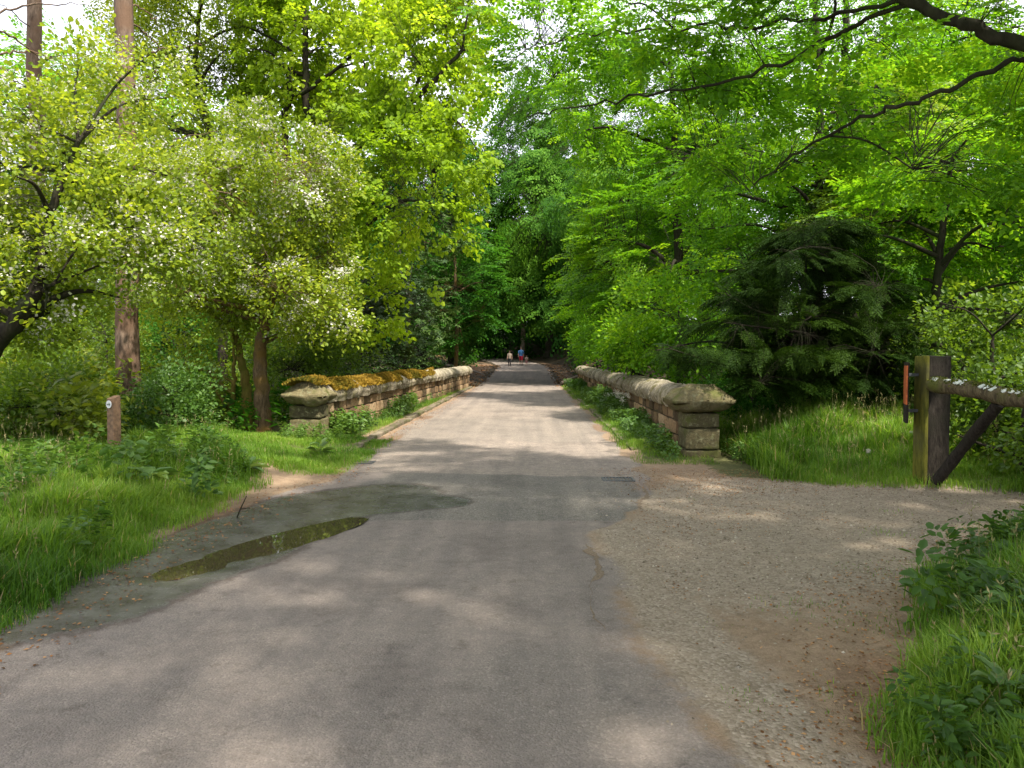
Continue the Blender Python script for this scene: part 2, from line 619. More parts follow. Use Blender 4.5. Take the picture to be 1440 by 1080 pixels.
def masks(x, y):
    n1 = nz2(x, y, .9, 11)
    n2 = nz2(x, y, 2.6, 12)
    n3 = nz2(x, y, .35, 13)
    jit = .06 * n1 + .05 * n2
    wR = .14 + .34 * sm(7.5, 4, y)
    asph = sm(-.12, .16, x - Ledge(y) + jit) * sm(-wR, wR * .6, Redge(y) - x + jit * 1.6)
    # gravel turning area
    nearveg = np.interp(y, [0, 2.9, 3.4, 3.9, 5, 5.8, 7.3, 8], [1.3, 1.35, 1.55, 2.1, 2.45, 3.4, 4.9, 6])
    grav = sm(-.5, .6, x - Redge(y) + .25 * n1) * sm(3.0, 6.2, y + .5 * n1 - .35 * (x - 1)) * (1 - sm(8.6, 10.4, y + .25 * n1 - .12 * (x - 1)))
    band = sm(-.05, .15, x - Redge(y) + jit) * (1 - sm(.35, .8, x - Redge(y) + jit)) * (1 - sm(7, 8, y))
    grav = np.maximum(grav, band * .9)
    litter = sm(.25, .9, n1 * .28 + 1.0 * sm(.9, 1.8, x) * (1 - sm(3.6, 4.6, y)) + .28 * seg_mask(x, y, [(1.25, 7.6), (1.35, 9.3), (1.9, 10.6), (3.0, 9.9), (4.5, 9.0)], .55)
                + .5 * seg_mask(x, y, [(-2.9, 4.0), (-3.05, 5.5), (-3.1, 8.8), (-2.7, 10.1), (-2.45, 11.5), (-2.75, 14), (-2.8, 37)], .33)
                + .45 * seg_mask(x, y, [(1.6, 11.5), (1.55, 37)], .28)
                + .7 * sm(38, 41, y) * (sm(-.1, .8, Ledge(y) - x) * (1 - sm(2.0, 3.5, Ledge(y) - x)) + sm(-.1, .5, x - Redge(y)) * (1 - sm(1.0, 2, x - Redge(y)))))
    # wet silt round the puddle
    wet = seg_mask(x, y, [(-3.0, 4.7), (-2.75, 5.6), (-2.45, 6.9), (-2.2, 8.0), (-1.7, 8.5)], .95) + .12 * n1 + .1 * n2
    wet = np.maximum(sm(.05, .95, wet), .9 * sm(.35, .8, seg_mask(x, y, [(-2.2, 7.6), (-1.5, 7.8), (-1.0, 8.1)], .55) + .2 * n1))
    wet = wet * (1 - sm(9.2, 9.6, y + .2 * n1)) * sm(-3.5, -3.2, x)
    # darker rectangular repair across the road
    yb = 7.2 + .0 * x
    yt = 9.95 - .10 * x
    patch = sm(-.04, .04, y - yb + .02 * n2) * sm(-.05, .05, yt - y + .03 * n2) * sm(-2.3, -1.6, x + .2 * n1) * (1 - sm(1.15, 1.4, x))
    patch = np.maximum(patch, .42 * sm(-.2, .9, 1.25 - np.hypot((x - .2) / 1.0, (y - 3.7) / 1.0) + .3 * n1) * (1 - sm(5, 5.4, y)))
    patch = np.maximum(patch, .45 * sm(13.6, 13.7, y) * (1 - sm(19.3, 19.4, y)) * sm(-.2, .5, .6 + n3 + .5 * n1))  # fainter dark band across the bridge deck, broken by noise
    old_lit = sm(9.8, 10.1, y + .1 * x) * (1 - sm(37.6, 38.2, y))  # paler old asphalt; stopped past the bridge so tree shade is painted into the colour
    green = sm(0, .5, grassL(y) - x + .1 * n1) * (1 - sm(12, 13, y))
    green = np.maximum(green, sm(0, .5, x - nearveg + .15 * n1) * (1 - sm(7.3, 8, y)))
    green = np.maximum(green, sm(9.2, 10.1, y - .05 * x + .2 * n1) * sm(2.0, 3.2, x) * (1 - sm(14, 16, y)))
    green = np.maximum(green, sm(.2, .7, n1 + .5) * sm(9.6, 10.2, y) * (1 - sm(13, 14, y)) * sm(2.5, 2.8, -x) * .9)
    br = sm(11, 12, y) * (1 - sm(37, 39, y))
    green = np.maximum(green, br * np.maximum(sm(.35, .55, Ledge(y) - x + .1 * n1), sm(.12, .3, x - 1.53 + .1 * n1)) * .9)
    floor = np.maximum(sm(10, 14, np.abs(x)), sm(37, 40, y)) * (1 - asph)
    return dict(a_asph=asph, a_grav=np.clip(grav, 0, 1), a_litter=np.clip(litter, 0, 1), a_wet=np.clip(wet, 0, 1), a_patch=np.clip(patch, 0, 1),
                a_old_lit=old_lit, a_green=np.clip(green, 0, 1), a_floor=floor)


MK = masks(GX, GY)


def ground_material():
    m, N, L = new_mat("road_and_earth")
    tc = N.new("ShaderNodeTexCoord")

    def noise(s, d=4, r=.6, vec=None):
        n = N.new("ShaderNodeTexNoise")
        n.inputs['Scale'].default_value = s
        n.inputs['Detail'].default_value = d
        n.inputs['Roughness'].default_value = r
        L.new(vec or tc.outputs['Object'], n.inputs[0])
        return n.outputs[0]

    def att(nm):
        a = N.new("ShaderNodeAttribute")
        a.attribute_name = nm
        return a.outputs['Fac']

    def math_(op, a, b, clamp=False):
        n = N.new("ShaderNodeMath")
        n.operation = op
        n.use_clamp = clamp
        for i, q in enumerate((a, b)):
            if isinstance(q, (int, float)):
                n.inputs[i].default_value = q
            else:
                L.new(q, n.inputs[i])
        return n.outputs[0]

    def edge(nm, amt=.5, sc_=14, lo=.4, hi=.6):
        f = math_('ADD', att(nm), math_('MULTIPLY', math_('SUBTRACT', noise(sc_, 6, .75), .5), amt))
        mr = N.new("ShaderNodeMapRange")
        mr.interpolation_type = 'SMOOTHSTEP'
        mr.inputs['From Min'].default_value = lo
        mr.inputs['From Max'].default_value = hi
        L.new(f, mr.inputs['Value'])
        return mr.outputs[0]

    def mix(f, a, b, mode='MIX'):
        n = N.new("ShaderNodeMix")
        n.data_type = 'RGBA'
        n.blend_type = mode
        if isinstance(f, (int, float)):
            n.inputs[0].default_value = f
        else:
            L.new(f, n.inputs[0])
        for i, q in ((6, a), (7, b)):
            if isinstance(q, tuple):
                n.inputs[i].default_value = (*q, 1)
            else:
                L.new(q, n.inputs[i])
        return n.outputs[2]

    def vor(s, feat='F1'):
        v = N.new("ShaderNodeTexVoronoi")
        v.inputs['Scale'].default_value = s
        v.feature = feat
        L.new(tc.outputs['Object'], v.inputs['Vector'])
        return v

    # stones of the asphalt and of the gravel
    va, vg, vs = vor(95), vor(60), vor(75)
    nb = noise(2.2, 5, .6)
    nm_ = noise(9, 6, .7)
    nf = noise(60, 4, .7)
    nh = noise(170, 2, .6)

    def rmp(src, stops):
        r = ramp(N, stops)
        L.new(src, r.inputs[0])
        return r.outputs[0]
    sepa = N.new("ShaderNodeSeparateColor")
    L.new(va.outputs['Color'], sepa.inputs[0])
    stone_a = rmp(sepa.outputs[0], [(0, (.085, .078, .068)), (.45, (.165, .142, .122)), (.8, (.235, .195, .165)), (1, (.42, .37, .32))])
    asp = mix(.66, stone_a, rmp(nf, [(.3, (.135, .118, .106)), (.7, (.285, .245, .218))]))
    asp = mix(math_('MULTIPLY', nb, .8), asp, (.225, .190, .170))
    asp = mix(.8, asp, rmp(nm_, [(.3, (.8, .8, .8)), (.7, (1.15, 1.12, 1.1))]), 'MULTIPLY')
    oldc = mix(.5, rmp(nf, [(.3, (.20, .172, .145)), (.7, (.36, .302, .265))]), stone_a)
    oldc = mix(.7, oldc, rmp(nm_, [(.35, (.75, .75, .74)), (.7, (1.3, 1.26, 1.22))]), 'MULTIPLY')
    asp = mix(edge('a_old_lit', .3, 10), asp, oldc)
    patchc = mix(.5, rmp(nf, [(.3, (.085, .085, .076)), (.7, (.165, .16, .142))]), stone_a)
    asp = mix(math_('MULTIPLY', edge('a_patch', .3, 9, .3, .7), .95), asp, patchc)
    sepg = N.new("ShaderNodeSeparateColor")
    L.new(vg.outputs['Color'], sepg.inputs[0])
    grv = rmp(sepg.outputs[0], [(0, (.15, .115, .083)), (.4, (.245, .195, .143)), (.8, (.31, .252, .195)), (1, (.41, .35, .285))])
    grv = mix(.45, grv, rmp(nm_, [(.3, (.16, .12, .08)), (.7, (.33, .27, .205))]))
    soil = mix(.5, rmp(nf, [(.3, (.13, .086, .055)), (.7, (.32, .232, .155))]), rmp(nm_, [(.3, (.17, .11, .068)), (.7, (.35, .255, .17))]))
    litter = mix(.5, rmp(nf, [(.3, (.075, .042, .024)), (.65, (.24, .145, .085))]), rmp(nm_, [(.3, (.10, .058, .034)), (.7, (.24, .16, .10))]))
    green = rmp(nm_, [(.3, (.035, .05, .012)), (.7, (.085, .10, .025))])
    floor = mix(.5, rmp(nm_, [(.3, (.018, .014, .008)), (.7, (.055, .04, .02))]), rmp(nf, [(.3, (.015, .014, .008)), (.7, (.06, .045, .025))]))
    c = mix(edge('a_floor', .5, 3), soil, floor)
    c = mix(edge('a_grav', 1.0, 7, .25, .75), c, grv)
    wave = N.new("ShaderNodeTexNoise")
    wmp = N.new("ShaderNodeMapping")
    wmp.inputs['Scale'].default_value = (2.4, .12, 1)
    L.new(tc.outputs['Object'], wmp.inputs[0])
    wave.inputs['Scale'].default_value = 1.6
    wave.inputs['Detail'].default_value = 4
    L.new(wmp.outputs[0], wave.inputs[0])
    asp = mix(.8, asp, rmp(wave.outputs[0], [(.32, (.80, .80, .81)), (.68, (1.16, 1.14, 1.12))]), 'MULTIPLY')
    stain = rmp(noise(.9, 5, .7), [(.36, (.74, .73, .73)), (.5, (1, 1, 1)), (.72, (1.12, 1.1, 1.07))])
    asp = mix(.8, asp, stain, 'MULTIPLY')
    asph_f = edge('a_asph', .9, 9, .3, .7)
    c = mix(asph_f, c, asp)
    c = mix(math_('MULTIPLY', edge('a_litter', .9, 16, .35, .85), .8), c, litter)
    c = mix(math_('MULTIPLY', edge('a_green', .7, 12), .85), c, green)
    halo = edge('a_wet', 1.3, 6, .02, .42)
    c = mix(math_('MULTIPLY', halo, .9), c, (.42, .39, .36), 'MULTIPLY')
    wetf = edge('a_wet', 1.5, 7, .36, .70)
    silt = rmp(noise(3.5, 5, .65), [(.3, (.045, .04, .034)), (.5, (.095, .09, .084)), (.7, (.145, .14, .132))])
    c = mix(math_('MULTIPLY', wetf, .85), c, silt)
    p = N.new("ShaderNodeBsdfPrincipled")
    L.new(c, p.inputs['Base Color'])
    p.inputs['Specular IOR Level'].default_value = .3
    ro = N.new("ShaderNodeMapRange")
    L.new(math_('MULTIPLY', wetf, rmp(nm_, [(.35, (.8, .8, .8)), (.6, (1, 1, 1))])), ro.inputs[0])
    ro.inputs['To Min'].default_value = .85
    ro.inputs['To Max'].default_value = .18
    L.new(ro.outputs[0], p.inputs['Roughness'])
    hgt_ = math_('ADD', math_('MULTIPLY', va.outputs['Distance'], -.5), math_('MULTIPLY', nf, .9))
    hg2 = math_('ADD', math_('MULTIPLY', vg.outputs['Distance'], -.7), math_('MULTIPLY', nf, .6))
    hm = mix(edge('a_grav', .5, 12), hgt_, hg2)
    dry = math_('SUBTRACT', 1.0, math_('MULTIPLY', wetf, .9))
    b = N.new("ShaderNodeBump")
    b.inputs['Distance'].default_value = .012
    L.new(math_('MULTIPLY', dry, .75), b.inputs['Strength'])
    L.new(hm, b.inputs['Height'])
    L.new(b.outputs[0], p.inputs['Normal'])
    o = N.new("ShaderNodeOutputMaterial")
    L.new(p.outputs[0], o.inputs[0])
    return m


GM = ground_material()


def sheet(name, keep, dz):
    ny, nx = GX.shape
    idx = np.arange(ny * nx).reshape(ny, nx)
    q = np.stack([idx[:-1, :-1], idx[:-1, 1:], idx[1:, 1:], idx[1:, :-1]], -1)
    cx = .25 * (GX[:-1, :-1] + GX[1:, 1:] + GX[:-1, 1:] + GX[1:, :-1])
    cy = .25 * (GY[:-1, :-1] + GY[1:, 1:] + GY[:-1, 1:] + GY[1:, :-1])
    q = q[keep(cx, cy)].reshape(-1, 4)
    used, inv = np.unique(q, return_inverse=True)
    V = np.stack([GX.ravel()[used], GY.ravel()[used], GZ.ravel()[used] + dz], 1)
    o = make_mesh(name, [(V, inv.reshape(-1, 4), None)], GM, smooth=True)
    for k, a in MK.items():
        at = o.data.attributes.new(k, 'FLOAT', 'POINT')
        at.data.foreach_set("value", a.ravel()[used].astype(np.float32))
    return tag(o, kind='structure')


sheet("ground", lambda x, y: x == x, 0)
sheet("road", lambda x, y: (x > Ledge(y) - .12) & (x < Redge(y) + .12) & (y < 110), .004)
sheet("gravel_track", lambda x, y: (x > Redge(y) + .12) & (y < 10.2 - .08 * x) & (y > 1.6) &
      (x < np.interp(y, [0, 2.9, 3.4, 3.9, 5, 5.8, 7.3, 7.6], [1.3, 1.5, 1.7, 2.25, 2.6, 3.6, 5.2, 9])) & (x < 9), .004)

# water
wm, N, L = new_mat("puddle_water")
p = N.new("ShaderNodeBsdfPrincipled")
p.inputs['Base Color'].default_value = (.06, .05, .025, 1)
p.inputs['Roughness'].default_value = .02
p.inputs['IOR'].default_value = 1.75
n = N.new("ShaderNodeTexNoise")
n.inputs['Scale'].default_value = 3
b = N.new("ShaderNodeBump")
b.inputs['Strength'].default_value = .03
L.new(n.outputs[0], b.inputs['Height'])
L.new(b.outputs[0], p.inputs['Normal'])
o = N.new("ShaderNodeOutputMaterial")
L.new(p.outputs[0], o.inputs[0])


def pool(cx, cy, rx, ry, z, name="puddle"):
    a = np.linspace(0, 2 * np.pi, 40, endpoint=False)
    V = np.stack([cx + rx[0] * np.cos(a) + ry[0] * np.sin(a), cy + rx[1] * np.cos(a) + ry[1] * np.sin(a), np.full(40, z)], 1)
    V = np.vstack([V, [cx, cy, z]])
    Q = np.stack([np.arange(40), (np.arange(40) + 1) % 40, np.full(40, 40)], 1)
    return V, Q


V, Q = pool(-2.2, 6.3, (.24, -.12), (.55, 1.12), -.0105)
tag(make_mesh("puddle", [(V, Q, None)], wm), kind='structure')

# ------------------------------------------------------------------ stone
def stone_mat(name, stops, lichen, moss, lscale=14, moss_amt=.5):
    m, N, L = new_mat(name)
    tc = N.new("ShaderNodeTexCoord")
    a = N.new("ShaderNodeAttribute")
    a.attribute_name = "v"
    r = ramp(N, stops)
    L.new(a.outputs['Fac'], r.inputs[0])

    def noise(s, d=5, ro=.65):
        n = N.new("ShaderNodeTexNoise")
        n.inputs['Scale'].default_value = s
        n.inputs['Detail'].default_value = d
        n.inputs['Roughness'].default_value = ro
        L.new(tc.outputs['Object'], n.inputs[0])
        return n.outputs[0]
    n1, n2, n3 = noise(26), noise(lscale, 6, .7), noise(3.2, 4)
    g = ramp(N, [(.3, (.55, .55, .55)), (.7, (1.35, 1.3, 1.2))])
    L.new(n1, g.inputs[0])
    mx = N.new("ShaderNodeMix")
    mx.data_type = 'RGBA'
    mx.blend_type = 'MULTIPLY'
    mx.inputs[0].default_value = .85
    L.new(r.outputs[0], mx.inputs[6])
    L.new(g.outputs[0], mx.inputs[7])
    lf = ramp(N, [(.54, (0, 0, 0)), (.62, (1, 1, 1))])
    L.new(n2, lf.inputs[0])
    m2 = N.new("ShaderNodeMix")
    m2.data_type = 'RGBA'
    L.new(lf.outputs[0], m2.inputs[0])
    L.new(mx.outputs[2], m2.inputs[6])
    m2.inputs[7].default_value = (*lichen, 1)
    mf = ramp(N, [(moss_amt, (0, 0, 0)), (moss_amt + .15, (1, 1, 1))])
    L.new(n3, mf.inputs[0])
    m3 = N.new("ShaderNodeMix")
    m3.data_type = 'RGBA'
    L.new(mf.outputs[0], m3.inputs[0])
    L.new(m2.outputs[2], m3.inputs[6])
    m3.inputs[7].default_value = (*moss, 1)
    p = N.new("ShaderNodeBsdfPrincipled")
    p.inputs['Roughness'].default_value = .9
    p.inputs['Specular IOR Level'].default_value = .15
    L.new(m3.outputs[2], p.inputs['Base Color'])
    b = N.new("ShaderNodeBump")
    b.inputs['Strength'].default_value = .8
    b.inputs['Distance'].default_value = .02
    L.new(n1, b.inputs['Height'])
    L.new(b.outputs[0], p.inputs['Normal'])
    o = N.new("ShaderNodeOutputMaterial")
    L.new(p.outputs[0], o.inputs[0])
    return m


M_wall = stone_mat("walling_stone", [(0, (.07, .05, .032)), (.4, (.20, .13, .075)), (.7, (.33, .22, .13)), (1, (.42, .31, .2))], (.16, .12, .07), (.10, .09, .03), 12, .58)
M_cope = stone_mat("coping_stone", [(0, (.15, .135, .10)), (.5, (.24, .21, .16)), (1, (.33, .29, .22))], (.44, .40, .31), (.13, .115, .05), 22, .5)
M_pier = stone_mat("pier_stone", [(0, (.07, .062, .035)), (.5, (.115, .10, .055)), (1, (.17, .145, .08))], (.20, .19, .11), (.09, .095, .028), 14, .5)
M_mortar = stone_mat("mortar", [(0, (.05, .04, .03)), (1, (.08, .06, .045))], (.1, .08, .05), (.05, .05, .02))


def block_tpl(n=5):
    """a unit block [-.5,.5]^3, faces gridded"""
    g = np.linspace(-.5, .5, n + 1)
    V, Q = [], []
    for ax in range(3):
        for s in (-.5, .5):
            a, b = np.meshgrid(g, g, indexing='ij')
            P = np.zeros(((n + 1) ** 2, 3))
            P[:, ax] = s
            P[:, (ax + 1) % 3] = a.ravel()
            P[:, (ax + 2) % 3] = b.ravel()
            o = sum(len(v) for v in V)
            V.append(P)
            idx = np.arange((n + 1) ** 2).reshape(n + 1, n + 1) + o
            q = np.stack([idx[:-1, :-1], idx[1:, :-1], idx[1:, 1:], idx[:-1, 1:]], -1).reshape(-1, 4)
            if s < 0:
                q = q[:, ::-1]
            Q.append(q)
    return np.vstack(V), np.vstack(Q)


BT = block_tpl(6)
BT2 = block_tpl(14)


def block(c, size, rng, ax=None, rnd=.03, rough=.012, v=None, tpl=None, shape=None):
    """a weathered stone; ax: 3x3 axes (columns)"""
    V, Q = tpl or BT
    size = np.array(size, float)
    P = V * size
    lim = size / 2 - rnd
    q = np.clip(P, -lim, lim)
    d = P - q
    L_ = np.linalg.norm(d, axis=1, keepdims=True)
    P = np.where(L_ > 1e-9, q + d / (L_ + 1e-9) * np.minimum(L_, rnd), P)
    if shape:
        P = shape(P, size)
    if ax is not None:
        P = P @ np.array(ax).T
    P = P + c
    nv = P - c
    nv = nv / (np.linalg.norm(nv, axis=1, keepdims=True) + 1e-9)
    s = rng.uniform(0, 50)
    P = P + nv * (rough * nz(P + s, 3.0, 1) + rough * .6 * nz(P + s, 8.0, 2))[:, None]
    return P, Q, np.full(len(P), rng.uniform(0, 1) if v is None else v)


def axes(dx, dy):
    d = np.array([dx, dy, 0.0])
    d /= np.linalg.norm(d)
    s = np.array([-d[1], d[0], 0])
    return np.stack([d, s, [0, 0, 1.0]], 1)      # columns: along, across, up


def cope_shape(P, size):
    P = P.copy()
    t = P[:, 2] / size[2] + .5
    wf = np.where(t > .38, np.sqrt(np.clip(1 - ((t - .38) / .66) ** 2, 0, 1)) * .98 + .0, .86 + .14 * t / .38)
    P[:, 1] *= np.clip(wf, .35, 1)
    return P


def cap_shape(P, size):
    P = P.copy()
    t = P[:, 2] / size[2] + .5
    wf = np.where(t > .45, 1 - .42 * ((t - .45) / .55) ** 2.2, .80 + .20 * np.clip(t / .40, 0, 1))
    P[:, 0] *= wf
    P[:, 1] *= wf
    r = np.hypot(P[:, 0] / size[0], P[:, 1] / size[1]) * 2
    P[:, 2] -= np.where(t > .5, .13 * r ** 2.5 * size[2], 0)
    return P


def parapet(name, label, a, b, wall_w, top, seed, moss=None):
    rng = np.random.RandomState(seed)
    a, b = np.array(a), np.array(b)
    Ln = np.linalg.norm(b - a)
    A = axes(*(b - a))
    d = A[:2, 0]
    root = thing(name, label, "bridge wall", (a[0], a[1], H(*a)))
    og = (a[0], a[1], H(*a))
    cope_h = .37
    zc = top - cope_h
    # masonry: three courses and a footing
    parts, mort = [], []
    z = zc
    hs = [.20, .24, .25, .30, .5]
    ci = 0
    for h_ in hs:
        s = .30 + rng.uniform(0, .1)
        while s < Ln - .05:
            l_ = min(rng.uniform(.32, .72), Ln - s)
            if l_ < .12:
                break
            c2 = a + d * (s + l_ / 2)
            off = rng.uniform(-.014, .014)
            c = np.array([c2[0], c2[1], z - h_ / 2]) + A[:, 1] * off
            parts.append(block(c, (l_ - .018, wall_w + rng.uniform(-.02, .02), h_ - .016), rng, A, .022, .011))
            s += l_
        z -= h_
        ci += 1
    make_mesh("masonry", parts, M_wall, root, True, og)
    mid = (a + b) / 2
    c = np.array([mid[0], mid[1], (zc + z) / 2])
    make_mesh("mortar_core", [block(c, (Ln - .7, wall_w - .05, zc - z - .02), rng, A, .005, .002)], M_mortar, root, False, og)
    # coping
    parts = []
    s = .38
    while s < Ln:
        l_ = rng.uniform(.75, 1.15)
        c2 = a + d * (s + l_ / 2)
        c = np.array([c2[0], c2[1], zc + cope_h / 2 + rng.uniform(-.012, .012)]) + A[:, 1] * rng.uniform(-.015, .015)
        parts.append(block(c, (l_ - .008, wall_w + .22, cope_h), rng, A, .012, .030, None, BT2, cope_shape))
        s += l_
    make_mesh("coping", parts, M_cope, root, True, og)
    # end pier and its cap stone
    pw = .56
    parts = []
    zz = zc
    for h_ in (.24, .34, .26, .6):
        c = np.array([a[0], a[1], zz - h_ / 2]) + A[:, 0] * .12
        parts.append(block(c, (pw + rng.uniform(-.02, .02), pw + rng.uniform(-.02, .02), h_ - .01), rng, A, .03, .012, None, BT2))
        zz -= h_
    make_mesh("pier", parts, M_pier, root, True, og)
    c = np.array([a[0], a[1], zc + .215]) + A[:, 0] * .12
    make_mesh("pier_cap", [block(c, (.84, .80, .40) if moss else (.96, .98, .43), rng, A, .15, .045, None, block_tpl(20), cap_shape)], M_pier, root, True, og)
    if moss:
        n = moss[2]
        s = rng.uniform(moss[0], moss[1], n)
        wv = rng.uniform(-1, 1, n)
        g = nz(np.stack([s * 1.0, wv, 0 * s], 1), 1.2, 7)
        keep = (g > -.9 + 1.5 * sm(moss[1] - 5, moss[1], s)) | (s < 1.2)
        s, wv = s[keep], wv[keep]
        half = (wall_w + .22) / 2
        capm = s < .62
        t = np.sqrt(np.clip(1 - (wv * .93) ** 2, 0, 1))
        zt = zc + cope_h * (.38 + .60 * t)
        zt = np.where(capm, zc + .455 * (1 - .16 * wv ** 2) - .02, zt)
        q2 = a[None] + d[None] * s[:, None]
        P = np.stack([q2[:, 0], q2[:, 1], zt], 1) + A[:, 1][None] * (wv * np.where(capm, .27, half * .93))[:, None]
        nn = np.stack([0 * wv, wv, t + .3], 1) @ A.T + rng.normal(size=(len(s), 3)) * .35
        up = rng.normal(size=(len(s), 3))
        Lf = rng.uniform(.025, .08, len(s)) * (1 + .4 * nz(P, 1.5, 2))
        V_, Q_, v_ = leaves(P + nn * (.010 + .022 * nz(P, 2.6, 4))[:, None], nn, up, Lf, Lf * .8, rng, False)
        v_ = np.clip(.45 * v_ + .55 * np.repeat(.5 + .6 * nz(P, 1.3, 9), 4), 0, 1)
        make_mesh("moss", [(V_, Q_, v_)], LM['moss'], root, False, og)
    return root


parapet("bridge_parapet", "long stone bridge wall left of the road with orange moss along its coping", (-4.05, 13.4), (-3.3, 37.5), .46, 1.09, 3, moss=(-.3, 14.5, 60000))
parapet("bridge_parapet", "stone bridge wall right of the road with a domed cap stone on its near pier", (2.70, 11.9), (2.74, 40.0), .46, 1.08, 8)

# kerbs and small ironwork
M_kerb = stone_mat("kerb_stone", [(0, (.12, .10, .075)), (1, (.24, .2, .155))], (.2, .17, .12), (.08, .085, .03), 9, .46)
rng = np.random.RandomState(31)
for sx, y0, y1, dz in ((-3.02, 12.2, 38, -.012), (1.80, 12.6, 38, -.045)):
    parts = []
    y = y0
    while y < y1:
        l_ = rng.uniform(.6, .95)
        xx = sx + rng.uniform(-.02, .02)
        parts.append(block(np.array([xx, y + l_ / 2, H(xx, y) + dz - rng.uniform(0, .02)]), (l_ - .015, .17, .14), rng, axes(0, 1), .02, .008))
        y += l_
    tag(make_mesh("kerb", parts, M_kerb, None, True), kind='structure')


def simple_mat(name, c, rough=.6, metal=0.0, bump=0.0, scale=30, var=.35):
    m, N, L = new_mat(name)
    tc = N.new("ShaderNodeTexCoord")
    n = N.new("ShaderNodeTexNoise")
    n.inputs['Scale'].default_value = scale
    n.inputs['Detail'].default_value = 5
    L.new(tc.outputs['Object'], n.inputs[0])
    r = ramp(N, [(.3, tuple(q * (1 - var) for q in c)), (.7, tuple(min(1, q * (1 + var)) for q in c))])
    L.new(n.outputs[0], r.inputs[0])
    p = N.new("ShaderNodeBsdfPrincipled")
    p.inputs['Roughness'].default_value = rough
    p.inputs['Metallic'].default_value = metal
    L.new(r.outputs[0], p.inputs['Base Color'])
    if bump:
        b = N.new("ShaderNodeBump")
        b.inputs['Strength'].default_value = bump
        b.inputs['Distance'].default_value = .01
        L.new(n.outputs[0], b.inputs['Height'])
        L.new(b.outputs[0], p.inputs['Normal'])
    o = N.new("ShaderNodeOutputMaterial")
    L.new(p.outputs[0], o.inputs[0])
    return m


def box(c, size, A=None, bev=.006):
    """chamfered box"""
    rng_ = np.random.RandomState(0)
    return block(np.array(c, float), size, rng_, A, bev, 0.0, .5, block_tpl(2))


M_iron = simple_mat("cast_iron", (.10, .105, .115), .5, .5)
for (x, y, lb) in ((1.13, 9.62, "small grey iron drain cover at the right edge of the road before the bridge"),
                   (-2.55, 11.1, "small grey iron drain cover at the left edge of the road before the mossy wall")):
    z = H(x, y) + .008
    dr = thing("drain_cover", lb, "drain cover", (x, y, z), "drain covers at the road edges")
    A = np.eye(3)
    fr = [box((x + sx * .19, y, z), (.03, .30, .014)) for sx in (-1, 1)] + [box((x, y + sy * .135, z), (.35, .03, .014)) for sy in (-1, 1)]
    make_mesh("frame", fr, M_iron, dr, False, (x, y, z))
    br_ = [box((x - .15 + k * .043, y, z - .001), (.02, .24, .010)) for k in range(8)]
    make_mesh("grate", br_, M_iron, dr, False, (x, y, z))

# ------------------------------------------------------------------ waymark post
M_post = simple_mat("waymark_wood", (.135, .08, .045), .8, 0, .5, 22, .45)
M_disc = simple_mat("disc_grey", (.50, .52, .54), .5, 0, 0, 40, .08)
M_arrow = simple_mat("arrow_dark", (.10, .12, .11), .6)
px_, py_ = -5.1, 9.0
pz = H(px_, py_)
wp = thing("waymark_post", "short brown wooden waymark post with a round grey arrow disc in the left grass", "waymark post", (px_, py_, pz))
yaw = R(-24)
A = np.array([[math.cos(yaw), -math.sin(yaw), 0], [math.sin(yaw), math.cos(yaw), 0], [0, 0, 1]])
top = 1.10


def slant(P, size):
    P = P.copy()
    P[:, 2] += np.where(P[:, 2] > size[2] * .45, -P[:, 1] * -.35, 0)
    return P


hh = top - pz + .25
make_mesh("post", [block(np.array([px_, py_, top - hh / 2]), (.115, .105, hh), np.random.RandomState(2), A, .006, .003, .5, block_tpl(8), slant)], M_post, wp, False, (px_, py_, pz))
fc = np.array([px_, py_, 0]) + A @ np.array([-.006, -.058, 0])


def disc(c, r, th, ax_n, ax_u, n=28, hole=0):
    ax_n = ax_n / np.linalg.norm(ax_n)
    s = np.cross(ax_u, ax_n)
    a = np.linspace(0, 2 * np.pi, n, endpoint=False)
    ring = c + r * (np.cos(a)[:, None] * s + np.sin(a)[:, None] * ax_u)
    V = np.vstack([ring, ring + ax_n * th, c + ax_n * th])
    j = np.arange(n)
    Q = np.stack([j, (j + 1) % n, n + (j + 1) % n, n + j], 1)
    T = np.stack([n + j, n + (j + 1) % n, np.full(n, 2 * n)], 1)
    return [(V, Q, None), (V, T, None)]


nrm = A @ np.array([0, -1.0, 0])
dc = np.array([fc[0], fc[1], top - .085])
dsk = make_mesh("waymark_disc", disc(dc, .047, .006, nrm, np.array([0, 0, 1.0])), M_disc, wp, False, (px_, py_, pz))
sx_ = A @ np.array([1.0, 0, 0])


def flat(pts, c, th=.002):
    pts = [c + sx_ * u + np.array([0, 0, v]) + nrm * .0065 for u, v in pts]
    V = np.array(pts + [p + nrm * th for p in pts])
    n = len(pts)
    Q = np.array([[i, (i + 1) % n, n + (i + 1) % n, n + i] for i in range(n)])
    return V, Q, n


V1, Q1, n1 = flat([(-.032, -.007), (.008, -.007), (.008, .007), (-.032, .007)], dc)
V2, Q2, n2 = flat([(.006, -.024), (.034, 0), (.006, .024)], dc)
make_mesh("arrow", [(V1, Q1, None), (V1, np.array([[4, 5, 6, 7]]), None), (V2, Q2, None), (V2, np.array([[3, 4, 5]]), None)], M_arrow, dsk, False, (px_, py_, pz))

